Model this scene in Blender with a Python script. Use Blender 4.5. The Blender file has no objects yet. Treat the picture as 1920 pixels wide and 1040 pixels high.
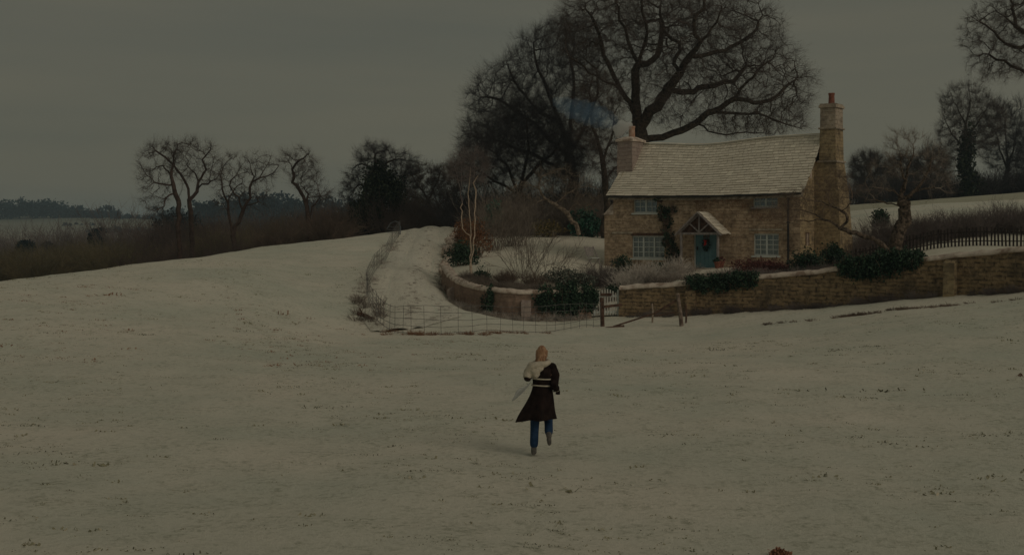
import bpy, bmesh, math, random
import numpy as np
from mathutils import Vector, Matrix
random.seed(7)
R = math.radians
FP = 2400.0      # focal length in photo pixels (1920 wide)
HZ = 430.0       # horizon row
H = 3.5          # camera height over the near field
SC = bpy.context.scene
COL = SC.collection

# ------------------------------------------------------------------ camera
cam_d = bpy.data.cameras.new('camera'); cam = bpy.data.objects.new('camera', cam_d); COL.objects.link(cam)
cam_d.sensor_width = 36; cam_d.lens = 36 * FP / 1920
cam_d.shift_y = (HZ - 520) / 1920
cam_d.clip_end = 8000; cam_d.clip_start = .1
cam.location = (0, 0, H); cam.rotation_euler = (R(90), 0, 0)
SC.camera = cam
SC.view_settings.view_transform = 'Standard'; SC.view_settings.look = 'None'
SC.view_settings.exposure = -1.08; SC.view_settings.gamma = 1
SC.cycles.filter_width = 1.5
SC.cycles.volume_bounces = 2; SC.cycles.max_bounces = 6; SC.cycles.transparent_max_bounces = 12

# ------------------------------------------------------------------ sky and sun
SUN_EL = 32; sd = Vector((.72, -.69)).normalized()
world = bpy.data.worlds.new('World'); SC.world = world; world.use_nodes = True
wn = world.node_tree; wn.nodes.clear()
def N(t, typ, **kw):
    n = t.nodes.new(typ)
    for k, v in kw.items(): setattr(n, k, v)
    return n
wo = N(wn, 'ShaderNodeOutputWorld'); bg = N(wn, 'ShaderNodeBackground'); bg.inputs[1].default_value = .08
sky = N(wn, 'ShaderNodeTexSky'); sky.sky_type = 'NISHITA'; sky.sun_disc = False
sky.sun_elevation = R(SUN_EL); sky.sun_rotation = math.atan2(sd.x, sd.y)
sky.dust_density = 3; sky.air_density = 1
tc = N(wn, 'ShaderNodeTexCoord'); mp = N(wn, 'ShaderNodeMapping'); mp.inputs['Scale'].default_value = (1.0, 1.0, 11)
nz = N(wn, 'ShaderNodeTexNoise'); nz.inputs['Scale'].default_value = 2.2; nz.inputs['Detail'].default_value = 5
cr = N(wn, 'ShaderNodeValToRGB')
cr.color_ramp.elements[0].position = .3; cr.color_ramp.elements[0].color = (2.46, 2.46, 1.86, 1)
cr.color_ramp.elements[1].position = .7; cr.color_ramp.elements[1].color = (3.08, 2.88, 2.04, 1)
mx = N(wn, 'ShaderNodeMixRGB'); mx.inputs[0].default_value = .93
wn.links.new(tc.outputs['Generated'], mp.inputs[0]); wn.links.new(mp.outputs[0], nz.inputs[0])
wn.links.new(nz.outputs['Fac'], cr.inputs[0]); wn.links.new(sky.outputs[0], mx.inputs[1]); wn.links.new(cr.outputs[0], mx.inputs[2])
wn.links.new(mx.outputs[0], bg.inputs[0]); wn.links.new(bg.outputs[0], wo.inputs[0])
sl = bpy.data.lights.new('sun', 'SUN'); sl.energy = 1.0; sl.angle = R(36); sl.color = (1, .86, .68)
so = bpy.data.objects.new('sun', sl); COL.objects.link(so)
sdir = Vector((sd.x * math.cos(R(SUN_EL)), sd.y * math.cos(R(SUN_EL)), math.sin(R(SUN_EL))))
so.rotation_euler = sdir.to_track_quat('Z', 'Y').to_euler(); so.location = (40, -20, 60)

# ------------------------------------------------------------------ helpers
def P(px, py, D):                      # a point D metres ahead that the photo shows at px, py
    return np.array([(px - 960) / FP * D, D, H - (py - HZ) / FP * D])
def tag(o, label=None, cat=None, group=None, kind=None):
    for k, v in (('label', label), ('category', cat), ('group', group), ('kind', kind)):
        if v: o[k] = v
    return o
def empty(name, loc=(0, 0, 0), rz=0, parent=None):
    o = bpy.data.objects.new(name, None); COL.objects.link(o); o.location = loc; o.rotation_euler = (0, 0, rz)
    o.empty_display_size = .2
    if parent: o.parent = parent
    return o
def link(name, me, mat, parent=None, loc=None):
    o = bpy.data.objects.new(name, me); COL.objects.link(o)
    for m in (mat if isinstance(mat, (list, tuple)) else [mat]): me.materials.append(m)
    if parent: o.parent = parent
    if loc is not None: o.location = loc
    return o
def np_mesh(name, V, F):               # all quads or all tris as numpy arrays
    me = bpy.data.meshes.new(name)
    V = np.asarray(V, np.float32); F = np.asarray(F, np.int32)
    me.vertices.add(len(V)); me.vertices.foreach_set('co', V.ravel())
    k = F.shape[1]
    me.loops.add(F.size); me.loops.foreach_set('vertex_index', F.ravel())
    me.polygons.add(len(F)); me.polygons.foreach_set('loop_start', np.arange(0, F.size, k, dtype=np.int32))
    me.update(calc_edges=True); me.validate()
    return me
class MB:
    def __init__(s): s.v = []; s.f = []; s.m = []; s.uv = None; s.sm = False
    def add(s, vs, fs, mi=0):
        b = len(s.v); s.v += [tuple(map(float, v)) for v in vs]
        for f in fs: s.f.append(tuple(b + i for i in f)); s.m.append(mi)
    def box(s, a, b, mi=0, M=None):
        x0, y0, z0 = a; x1, y1, z1 = b
        vs = [(x0,y0,z0),(x1,y0,z0),(x1,y1,z0),(x0,y1,z0),(x0,y0,z1),(x1,y0,z1),(x1,y1,z1),(x0,y1,z1)]
        if M is not None: vs = [M @ Vector(v) for v in vs]
        s.add(vs, [(3,2,1,0),(4,5,6,7),(0,1,5,4),(1,2,6,5),(2,3,7,6),(3,0,4,7)], mi)
    def beam(s, p, q, w, h, up=(0, 0, 1), mi=0):
        p = Vector(p); q = Vector(q); d = (q - p); L = d.length; d.normalize()
        sx = d.cross(Vector(up)); sx = sx.normalized() if sx.length > 1e-4 else Vector((1, 0, 0)); uz = sx.cross(d)
        M = Matrix((( sx.x, d.x, uz.x, p.x),(sx.y, d.y, uz.y, p.y),(sx.z, d.z, uz.z, p.z),(0,0,0,1)))
        s.box((-w/2, 0, -h/2), (w/2, L, h/2), mi, M)
    def tube(s, pts, rad, k=8, mi=0, cap=True, sq=1.0):
        pts = [Vector(p) for p in pts]; n = len(pts)
        if not hasattr(rad, '__len__'): rad = [rad] * n
        vs = []; ref = None
        for i, p in enumerate(pts):
            d = (pts[min(i+1, n-1)] - pts[max(i-1, 0)]).normalized()
            if ref is None: ref = d.orthogonal().normalized()
            x = (ref - d * ref.dot(d)).normalized(); y = d.cross(x); ref = x
            for j in range(k):
                a = 2*math.pi*j/k
                vs.append(p + (x*math.cos(a) + y*math.sin(a)*sq)*rad[i])
        fs = []
        for i in range(n-1):
            for j in range(k):
                fs.append((i*k+j, i*k+(j+1)%k, (i+1)*k+(j+1)%k, (i+1)*k+j))
        if cap: fs.append(tuple(range(k-1, -1, -1))); fs.append(tuple((n-1)*k+j for j in range(k)))
        s.add(vs, fs, mi)
    def lathe(s, prof, c=(0, 0, 0), k=16, mi=0):
        vs = [(c[0]+r*math.cos(2*math.pi*j/k), c[1]+r*math.sin(2*math.pi*j/k), c[2]+z) for r, z in prof for j in range(k)]
        n = len(prof)
        fs = [(i*k+j, i*k+(j+1)%k, (i+1)*k+(j+1)%k, (i+1)*k+j) for i in range(n-1) for j in range(k)]
        fs.append(tuple((n-1)*k+j for j in range(k))); fs.append(tuple(range(k-1, -1, -1)))
        s.add(vs, fs, mi)
    def blob(s, c, r, seed=0, amp=.15, k=10, mi=0):
        rnd = random.Random(seed); ph = [rnd.uniform(0, 6) for _ in range(6)]
        prof = []; vs = []
        m = k//2+1
        for i in range(m+1):
            t = math.pi*i/m
            for j in range(k):
                a = 2*math.pi*j/k
                d = (math.sin(t)*math.cos(a), math.sin(t)*math.sin(a), -math.cos(t))
                q = 1+amp*(math.sin(3*d[0]+ph[0])+math.sin(4*d[1]+ph[1])+math.sin(3*d[2]+ph[2]))*.6
                vs.append((c[0]+r[0]*d[0]*q, c[1]+r[1]*d[1]*q, c[2]+r[2]*d[2]*q))
        fs = [(i*k+j, i*k+(j+1)%k, (i+1)*k+(j+1)%k, (i+1)*k+j) for i in range(m) for j in range(k)]
        s.add(vs, fs, mi)
    def build(s, name, mat, parent=None, loc=None, smooth=False, bevel=0, label=None):
        me = bpy.data.meshes.new(name); me.from_pydata(s.v, [], s.f); me.update()
        me.polygons.foreach_set('material_index', s.m)
        if smooth: me.polygons.foreach_set('use_smooth', [True]*len(s.f))
        uv = me.uv_layers.new(name='UVMap')
        if s.uv is None:
            for p in me.polygons:
                n = p.normal; ax = max(range(3), key=lambda i: abs(n[i]))
                for li in p.loop_indices:
                    c = me.vertices[me.loops[li].vertex_index].co
                    uv.data[li].uv = (c.y, c.z) if ax == 0 else ((c.x, c.z) if ax == 1 else (c.x, c.y))
        else:
            for p in me.polygons:
                for li in p.loop_indices: uv.data[li].uv = s.uv[me.loops[li].vertex_index]
        o = link(name, me, mat, parent, loc)
        if bevel:
            b = o.modifiers.new('bevel', 'BEVEL'); b.width = bevel; b.segments = 2; b.limit_method = 'ANGLE'
        if label: o['label'] = label
        return o

# ------------------------------------------------------------------ materials
def mat(name, c1, c2=None, scale=4, rough=.85, bump=0, bscale=None, island=False, detail=4, stretch=(1,1,1), spec=.25, c3=None):
    m = bpy.data.materials.new(name); m.use_nodes = True; t = m.node_tree; b = t.nodes['Principled BSDF']
    b.inputs['Roughness'].default_value = rough; b.inputs['Specular IOR Level'].default_value = spec
    b.inputs['Base Color'].default_value = (*c1, 1)
    tcn = N(t, 'ShaderNodeTexCoord'); mpn = N(t, 'ShaderNodeMapping'); mpn.inputs['Scale'].default_value = stretch
    t.links.new(tcn.outputs['Object'], mpn.inputs[0])
    if c2:
        r = N(t, 'ShaderNodeValToRGB'); r.color_ramp.elements[0].color = (*c1, 1); r.color_ramp.elements[1].color = (*c2, 1)
        if island:
            g = N(t, 'ShaderNodeNewGeometry'); src = g.outputs['Random Per Island']
        else:
            n = N(t, 'ShaderNodeTexNoise'); n.inputs['Scale'].default_value = scale; n.inputs['Detail'].default_value = detail
            t.links.new(mpn.outputs[0], n.inputs[0]); src = n.outputs['Fac']
            r.color_ramp.elements[0].position = .35; r.color_ramp.elements[1].position = .65
        if c3: e = r.color_ramp.elements.new(.5 if not island else .85); e.color = (*c3, 1)
        t.links.new(src, r.inputs[0]); t.links.new(r.outputs[0], b.inputs['Base Color'])
    if bump:
        n2 = N(t, 'ShaderNodeTexNoise'); n2.inputs['Scale'].default_value = bscale or scale*3; n2.inputs['Detail'].default_value = 6
        bp = N(t, 'ShaderNodeBump'); bp.inputs['Strength'].default_value = 1; bp.inputs['Distance'].default_value = bump
        t.links.new(mpn.outputs[0], n2.inputs[0]); t.links.new(n2.outputs['Fac'], bp.inputs['Height']); t.links.new(bp.outputs[0], b.inputs['Normal'])
    return m

def stone_mat(name, ca, cb, cc, mortar, bw=.34, bh=.15, dirt=(.07,.06,.05), dfac=.5, msize=.012):
    m = bpy.data.materials.new(name); m.use_nodes = True; t = m.node_tree; b = t.nodes['Principled BSDF']
    b.inputs['Roughness'].default_value = .9; b.inputs['Specular IOR Level'].default_value = .2
    tcn = N(t, 'ShaderNodeTexCoord')
    nd = N(t, 'ShaderNodeTexNoise'); nd.inputs['Scale'].default_value = 1.6; nd.inputs['Detail'].default_value = 3
    t.links.new(tcn.outputs['UV'], nd.inputs[0])
    sc_ = N(t, 'ShaderNodeVectorMath', operation='MULTIPLY_ADD'); sc_.inputs[1].default_value = (.22, .16, 0)
    t.links.new(nd.outputs['Color'], sc_.inputs[0]); t.links.new(tcn.outputs['UV'], sc_.inputs[2])
    br = N(t, 'ShaderNodeTexBrick'); br.inputs['Scale'].default_value = 1; br.inputs['Brick Width'].default_value = bw
    br.inputs['Row Height'].default_value = bh; br.inputs['Mortar Size'].default_value = msize; br.inputs['Mortar Smooth'].default_value = .4
    br.inputs['Bias'].default_value = 0; br.inputs['Color1'].default_value = (*ca, 1); br.inputs['Color2'].default_value = (*cb, 1)
    br.inputs['Mortar'].default_value = (*mortar, 1); br.squash = 1.4; br.squash_frequency = 3
    t.links.new(sc_.outputs[0], br.inputs[0])
    n2 = N(t, 'ShaderNodeTexNoise'); n2.inputs['Scale'].default_value = 5; n2.inputs['Detail'].default_value = 6; n2.inputs['Roughness'].default_value = .7
    t.links.new(tcn.outputs['UV'], n2.inputs[0])
    r2 = N(t, 'ShaderNodeValToRGB'); r2.color_ramp.elements[0].position = .42; r2.color_ramp.elements[1].position = .62
    t.links.new(n2.outputs['Fac'], r2.inputs[0])
    m1 = N(t, 'ShaderNodeMixRGB'); m1.inputs[2].default_value = (*cc, 1); t.links.new(r2.outputs[0], m1.inputs[0]); t.links.new(br.outputs[0], m1.inputs[1])
    n3 = N(t, 'ShaderNodeTexNoise'); n3.inputs['Scale'].default_value = 1.1; n3.inputs['Detail'].default_value = 7; n3.inputs['Roughness'].default_value = .65
    t.links.new(tcn.outputs['UV'], n3.inputs[0])
    r3 = N(t, 'ShaderNodeValToRGB'); r3.color_ramp.elements[0].position = .48; r3.color_ramp.elements[1].position = .68
    r3.color_ramp.elements[1].color = (dfac, dfac, dfac, 1); t.links.new(n3.outputs['Fac'], r3.inputs[0])
    m2 = N(t, 'ShaderNodeMixRGB'); m2.inputs[2].default_value = (*dirt, 1); t.links.new(r3.outputs[0], m2.inputs[0]); t.links.new(m1.outputs[0], m2.inputs[1])
    t.links.new(m2.outputs[0], b.inputs['Base Color'])
    bp = N(t, 'ShaderNodeBump'); bp.inputs['Strength'].default_value = .8; bp.inputs['Distance'].default_value = .03; bp.invert = True
    ad = N(t, 'ShaderNodeMath', operation='SUBTRACT'); t.links.new(br.outputs['Fac'], ad.inputs[0]); t.links.new(n2.outputs['Fac'], ad.inputs[1])
    t.links.new(ad.outputs[0], bp.inputs['Height']); t.links.new(bp.outputs[0], b.inputs['Normal'])
    return m

M = {}
M['bark'] = mat('bark', (.028,.023,.018), (.095,.073,.054), 6, bump=.02)
M['twig'] = mat('twig', (.065,.049,.042), (.12,.092,.08), 2)
M['twig_dark'] = mat('twig_dark', (.045,.041,.045), (.095,.084,.088), 2)
M['bark_far'] = mat('bark_far', (.055,.036,.030), (.10,.068,.055), 3)
M['twig_brown'] = mat('twig_brown', (.11,.08,.06), (.24,.175,.135), .6)
M['twig_olive'] = mat('twig_olive', (.10,.09,.05), (.22,.18,.105), .8)
M['twig_deep'] = mat('twig_deep', (.075,.056,.050), (.16,.12,.105), .3)
M['twig_purple'] = mat('twig_purple', (.13,.105,.10), (.26,.22,.21), .8)
M['twig_rust'] = mat('twig_rust', (.20,.10,.055), (.36,.20,.12), 3)
M['twig_frost'] = mat('twig_frost', (.30,.26,.23), (.66,.60,.55), 7)
M['twig_white'] = mat('twig_white', (.50,.45,.41), (.90,.84,.78), 7)
M['tuft_dark'] = mat('tuft_dark', (.12,.12,.08), (.34,.31,.23), island=True, c3=(.2,.2,.14))
M['twig_grey'] = mat('twig_grey', (.14,.11,.09), (.34,.29,.25), 3)
M['apple_bark'] = mat('apple_bark', (.025,.018,.012), (.17,.13,.10), 9, bump=.03, bscale=14)
M['bleached'] = mat('bleached_bark', (.10,.075,.055), (.33,.27,.21), 7, bump=.02)
M['birch'] = mat('birch_bark', (.60,.50,.40), (.36,.27,.20), 11, stretch=(1,1,3))
M['ivy'] = mat('ivy_leaf', (.010,.030,.018), (.055,.12,.060), island=True, rough=.6, spec=.3, c3=(.045,.085,.050))
M['ivy_far'] = mat('ivy_far_leaf', (.012,.024,.018), (.055,.07,.04), island=True)
M['conifer'] = mat('conifer_leaf', (.006,.018,.024), (.014,.032,.040), island=True)
M['holly'] = mat('laurel_leaf', (.015,.07,.05), (.05,.17,.11), island=True, rough=.4, spec=.5)
M['yellow_leaf'] = mat('yellow_leaf', (.14,.11,.04), (.24,.19,.08), island=True)
M['frost_leaf'] = mat('frosted_leaf', (.11,.105,.08), (.40,.38,.34), island=True, c3=(.17,.16,.13))
M['heather'] = mat('heather_leaf', (.11,.035,.03), (.24,.10,.09), island=True)
M['rust_leaf'] = mat('rust_leaf', (.10,.05,.025), (.25,.12,.06), island=True)
M['russet'] = mat('russet_leaf', (.20,.09,.055), (.38,.21,.14), island=True)
M['sage'] = mat('sage_leaf', (.06,.075,.06), (.24,.26,.22), island=True)
M['dead_grass'] = mat('dead_grass', (.24,.12,.07), (.40,.27,.19), island=True)
M['tuft'] = mat('tuft_grass', (.26,.25,.17), (.55,.50,.39), island=True, c3=(.36,.35,.25))
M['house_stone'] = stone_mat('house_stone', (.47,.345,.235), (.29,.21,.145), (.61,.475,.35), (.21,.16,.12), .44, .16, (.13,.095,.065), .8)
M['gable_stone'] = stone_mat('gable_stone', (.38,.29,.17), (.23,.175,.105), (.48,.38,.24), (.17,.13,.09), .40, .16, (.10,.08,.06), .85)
M['chimney_stone'] = stone_mat('chimney_stone', (.44,.36,.28), (.34,.28,.22), (.52,.45,.37), (.2,.16,.12), .4, .2, (.12,.10,.08), .7)
M['pink_stone'] = stone_mat('pink_chimney_stone', (.36,.29,.26), (.30,.24,.22), (.42,.35,.31), (.26,.2,.18), .5, .2, (.2,.15,.15), .3)
M['wall_stone'] = stone_mat('ochre_wall_stone', (.29,.205,.115), (.17,.12,.075), (.38,.28,.17), (.09,.07,.05), .55, .15, (.07,.058,.045), .9, .03)
M['plaster'] = stone_mat('pink_wall_render', (.27,.19,.145), (.23,.165,.13), (.33,.24,.19), (.2,.145,.115), .6, .2, (.13,.09,.075), .65, .006)
M['frost_coping'] = mat('frosted_coping', (.34,.25,.20), (.74,.65,.57), 3.2, bump=.03, bscale=12, c3=(.62,.53,.46))
M['slate'] = mat('frosted_slate', (.70,.65,.55), (.93,.87,.74), island=True, c3=(.80,.75,.64), bump=.01, bscale=20)
M['slate_edge'] = mat('slate_edge', (.22,.18,.13), (.55,.49,.40), 5)
M['blue_paint'] = mat('blue_grey_paint', (.54,.60,.60), (.66,.70,.68), 9, rough=.6)
M['door_blue'] = mat('door_paint', (.085,.20,.24), (.12,.26,.30), 3, rough=.45, spec=.5)
M['grey_wood'] = mat('weathered_wood', (.22,.20,.20), (.38,.34,.33), 9, stretch=(1,1,.3))
M['brown_wood'] = mat('brown_wood', (.06,.035,.025), (.15,.09,.065), 8, bump=.01)
M['pale_wood'] = mat('pale_wood', (.25,.19,.15), (.42,.35,.29), 8)
M['dark_fence'] = mat('dark_fence_wood', (.022,.017,.016), (.06,.045,.04), 8)
M['white_paint'] = mat('white_paint', (.62,.62,.58), (.5,.5,.47), 7)
M['iron'] = mat('iron', (.015,.015,.016), rough=.5, spec=.5)
M['steel'] = mat('dull_steel', (.10,.12,.14), (.17,.19,.21), 8, rough=.5)
M['wire'] = mat('wire', (.09,.09,.09), (.15,.145,.14), 8, rough=.6)
M['pot_red'] = mat('terracotta', (.26,.10,.065), (.17,.065,.045), 9)
M['curtain'] = mat('net_curtain', (.20,.23,.28), (.46,.49,.54), 14, stretch=(1,1,.12))
M['leaf_green'] = mat('wreath_leaf', (.006,.018,.010), (.02,.04,.02), island=True)
M['red'] = mat('red_ribbon', (.55,.02,.01), rough=.5)
g = bpy.data.materials.new('window_glass'); g.use_nodes = True; t = g.node_tree; t.nodes.clear()
go = N(t, 'ShaderNodeOutputMaterial'); gm = N(t, 'ShaderNodeMixShader'); gm.inputs[0].default_value = .14
gt = N(t, 'ShaderNodeBsdfTransparent'); gt.inputs[0].default_value = (.72,.8,.82,1); gg = N(t, 'ShaderNodeBsdfGlossy'); gg.inputs['Roughness'].default_value = .05
t.links.new(gt.outputs[0], gm.inputs[1]); t.links.new(gg.outputs[0], gm.inputs[2]); t.links.new(gm.outputs[0], go.inputs[0]); M['glass'] = g

def snow_mat(name, base, base2, grass, cover, streak=(1, 1, 1), s1=.35, extra=None):
    """thin frost over turf: grass colour shows where the layered noise is high"""
    m = bpy.data.materials.new(name); m.use_nodes = True; t = m.node_tree; b = t.nodes['Principled BSDF']
    b.inputs['Roughness'].default_value = .95; b.inputs['Specular IOR Level'].default_value = .1
    tcn = N(t, 'ShaderNodeTexCoord'); mpn = N(t, 'ShaderNodeMapping'); mpn.inputs['Scale'].default_value = streak
    t.links.new(tcn.outputs['Object'], mpn.inputs[0])
    def noi(sc, det, rough=.6, off=0):
        n = N(t, 'ShaderNodeTexNoise'); n.inputs['Scale'].default_value = sc; n.inputs['Detail'].default_value = det; n.inputs['Roughness'].default_value = rough
        n.noise_dimensions = '3D'
        mm = N(t, 'ShaderNodeMapping'); mm.inputs['Location'].default_value = (off, off*1.7, 0)
        t.links.new(mpn.outputs[0], mm.inputs[0]); t.links.new(mm.outputs[0], n.inputs[0]); return n.outputs['Fac']
    def rampf(src, a, b_):
        r = N(t, 'ShaderNodeMapRange'); r.inputs[1].default_value = a; r.inputs[2].default_value = b_; t.links.new(src, r.inputs[0]); return r.outputs[0]
    big = noi(s1*.35, 4, .6, 3); mid = noi(1.3, 6, .72, 11); fine = noi(9, 6, .8, 23)
    # colour drift of the frost itself
    mixa = N(t, 'ShaderNodeMixRGB'); mixa.inputs[1].default_value = (*base, 1); mixa.inputs[2].default_value = (*base2, 1)
    t.links.new(rampf(big, .35, .65), mixa.inputs[0])
    # grass amount
    a1 = N(t, 'ShaderNodeMath', operation='MULTIPLY'); t.links.new(rampf(mid, .42, .72), a1.inputs[0]); t.links.new(rampf(fine, .45, .66), a1.inputs[1])
    a2 = N(t, 'ShaderNodeMath', operation='MULTIPLY'); t.links.new(a1.outputs[0], a2.inputs[0]); a2.inputs[1].default_value = cover
    a3 = N(t, 'ShaderNodeMath', operation='MULTIPLY_ADD'); t.links.new(rampf(fine, .5, .75), a3.inputs[0]); a3.inputs[1].default_value = cover*.35; t.links.new(a2.outputs[0], a3.inputs[2]); a3.use_clamp = True
    mixb = N(t, 'ShaderNodeMixRGB'); t.links.new(a3.outputs[0], mixb.inputs[0]); t.links.new(mixa.outputs[0], mixb.inputs[1]); mixb.inputs[2].default_value = (*grass, 1)
    t.links.new(mixb.outputs[0], b.inputs['Base Color'])
    bp = N(t, 'ShaderNodeBump'); bp.inputs['Strength'].default_value = .9; bp.inputs['Distance'].default_value = .05
    ad = N(t, 'ShaderNodeMath', operation='ADD'); t.links.new(mid, ad.inputs[0]); t.links.new(fine, ad.inputs[1])
    t.links.new(ad.outputs[0], bp.inputs['Height']); t.links.new(bp.outputs[0], b.inputs['Normal'])
    return m, mixb, b

# ------------------------------------------------------------------ terrain
CP = [  # px, py, D : what the photo shows of the open field and country
 (-800,1040,13.3),(0,1040,13.3),(960,1040,13.4),(1920,1040,13.6),(2700,1040,13.7),
 (-800,800,21),(0,760,24),(500,800,22),(1000,852,19.5),(1500,780,23),(1920,770,23.5),(2700,740,24),
 (0,660,32),(300,640,34.5),(600,650,37),(960,700,29.5),(1400,680,32),(1920,650,32),(2700,600,34),
 (-800,560,42),(0,538,45),(150,515,50),(300,490,60),(500,463,70),(650,447,76),(760,434,83),(860,431,84),
 (300,560,44),(500,540,49),(640,600,46),(600,500,60),(690,605,46),(800,628,42),(960,624,44),(1125,612,49),
 (690,560,50),(760,560,50),(700,520,56),(800,520,58),(730,480,66),(810,470,69),(760,600,46),
 (1275,610,49),(1105,598,53),(1000,600,52.6),(940,597,53),(890,588,54.5),(850,570,57),(833,545,60),(832,500,67),(850,455,77),
 (1290,588,52),(1480,578,50),(1640,566,48),(1790,553,46),(1920,545,44),(2300,520,40),
 (1400,640,40),(1700,610,38),
 # under the garden and behind it
 (1000,545,62),(1000,470,78),(1300,530,62),(1300,460,78),(1600,500,62),(1600,415,78),(1900,470,58),(1900,408,75),(2300,440,62),(2300,400,80),
 (1600,384,140),(1750,374,140),(1920,361,140),(2400,345,140),(1300,420,110),(1000,432,100),
 (1000,428,180),(1600,392,200),(2000,375,200),(1920,400,400),(1300,420,400),
 # over the crest on the left
 (-800,590,75),(0,560,68),(150,540,72),(300,515,80),(500,484,95),(650,462,105),(800,442,110),
 (-800,560,140),(0,532,130),(300,506,140),(-800,545,180),(0,524,180),(300,502,180),(600,490,180),(850,470,180),
 (-800,505,400),(0,498,400),(400,490,400),(850,480,400),(-800,470,700),(0,462,700),(500,470,700),(900,470,700),
 (-800,425,1050),(0,412,1050),(250,408,1100),(420,415,1100),(700,420,1100),(1400,415,1000),(2400,410,1000),
 (-800,400,1500),(0,399,1500),(150,406,1500),(280,416,1500),(450,402,1500),(700,398,1500),(1400,405,1500),(2400,405,1500),
 (-800,415,2600),(0,412,2600),(700,412,2600),(1400,415,2600),(2400,415,2600)]
GP = [  # inside the garden wall
 (838,500,61),(850,508,58.5),(890,528,55.8),(940,540,54.6),(1000,545,54.2),(1060,548,54),(1108,590,54.2),(1135,590,54.2),(1150,590,54.2),(1200,545,54),(1290,536,53.4),
 (1140,540,58),(1400,524,52.5),(1480,518,51.6),(1600,508,50.4),(1730,494,49.4),(1920,480,47),(2300,450,44),
 (1150,501,65.4),(1320,505,61.5),(1500,506,60),(1400,507,58),(1600,500,60),(1700,478,56),(1920,470,53),(1600,470,64),
 (1000,495,61),(930,500,60),(920,470,70),(1020,457,73),(1120,448,77),(900,445,80),(1100,440,88),(1300,440,90),(1600,420,75),(1900,412,72)]
def fitter(pts):
    A = np.array([[p[0]/420., math.log(p[2])*3.2] for p in pts]); z = np.array([H-(p[1]-HZ)/FP*p[2] for p in pts])
    w = z
    K = np.sqrt(((A[:,None]-A[None])**2).sum(-1)+.12)
    K += np.eye(len(A))*-.004
    n = len(A); Q = np.ones((n, 1)); S = np.block([[K, Q],[Q.T, np.zeros((1,1))]])
    c = np.linalg.solve(S, np.append(w, 0))
    def f(x, y):
        x = np.asarray(x, float); y = np.asarray(y, float); sh = x.shape
        D = np.clip(y.ravel(), 12.5, 2600); px = np.clip(960+x.ravel()/np.maximum(D, 1)*FP, -900, 2600)
        B = np.stack([px/420., np.log(D)*3.2], -1); out = np.empty(len(B))
        for i in range(0, len(B), 20000):
            b = B[i:i+20000]; out[i:i+20000] = np.sqrt(((b[:,None]-A[None])**2).sum(-1)+.12) @ c[:-1] + c[-1]
        return out.reshape(sh)
    return f
fz0 = fitter(CP); gz0 = fitter(GP)
def wob(x, y):
    x = np.asarray(x, float); y = np.asarray(y, float)
    return (.035*np.sin(x*.9+y*.5)*np.sin(y*.7-x*.3+1) + .02*np.sin(x*2.3+y*1.1)*np.sin(y*1.9-x*.8) + .010*np.sin(x*5.1+y*3)*np.sin(y*4.3-x*2.2))
def fz(x, y): return fz0(x, y) + wob(x, y)
def gz(x, y): return gz0(x, y) + .5*wob(x, y)
def F1(x, y): return float(fz(np.array([x]), np.array([y]))[0])
def G1(x, y): return float(gz(np.array([x]), np.array([y]))[0])

M['snow'], _, _ = snow_mat('frosted_field', (.87,.82,.715), (.70,.715,.62), (.27,.285,.20), .88, (1.0, 1.0, 1), .5)
M['lane'], _, _ = snow_mat('frosted_lane', (.84,.79,.68), (.68,.68,.61), (.20,.19,.15), .75, (1, .35, 1))
M['lawn'], _, _ = snow_mat('frosted_lawn', (.87,.81,.70), (.76,.74,.63), (.22,.21,.14), .55)
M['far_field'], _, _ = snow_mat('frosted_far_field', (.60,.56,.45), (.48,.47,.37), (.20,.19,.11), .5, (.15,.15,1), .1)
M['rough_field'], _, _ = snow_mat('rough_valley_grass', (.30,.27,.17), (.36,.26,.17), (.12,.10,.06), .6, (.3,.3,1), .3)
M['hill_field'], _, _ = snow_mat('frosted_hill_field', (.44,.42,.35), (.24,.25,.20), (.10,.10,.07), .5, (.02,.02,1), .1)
def axis(dense0, dense1, step, lo, hi, grow=1.07):
    a = list(np.arange(dense0, dense1, step)); s = step; x = a[-1]
    while x < hi: s *= grow; x += s; a.append(x)
    s = step; x = a[0]; pre = []
    while x > lo: s *= grow; x -= s; pre.append(x)
    return np.array(pre[::-1]+a)
xs = axis(-22, 24, .30, -2600, 2600, 1.075); ys = axis(11, 84, .30, -400, 2800, 1.05)
X, Y = np.meshgrid(xs, ys); Z = fz(X, Y)
ny, nx = X.shape; idx = np.arange(nx*ny).reshape(ny, nx)
Fc = np.stack([idx[:-1,:-1], idx[:-1,1:], idx[1:,1:], idx[1:,:-1]], -1).reshape(-1, 4)
me = np_mesh('field', np.stack([X, Y, Z], -1).reshape(-1, 3), Fc); me.polygons.foreach_set('use_smooth', [True]*len(Fc))
fld = link('field', me, [M['snow'], M['far_field'], M['hill_field'], M['rough_field']]); tag(fld, kind='structure')
cy = ((Y[:-1,:-1] > 100).astype(np.int32)+(Y[:-1,:-1] > 330).astype(np.int32)).ravel(); cy[((Y[:-1,:-1] > 62) & (Y[:-1,:-1] <= 330) & (X[:-1,:-1] < -.30*Y[:-1,:-1]+8) & ((Y[:-1,:-1] > 100) | (X[:-1,:-1] < -.23*Y[:-1,:-1]-1.5))).ravel()] = 3; me.polygons.foreach_set('material_index', cy)

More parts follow.
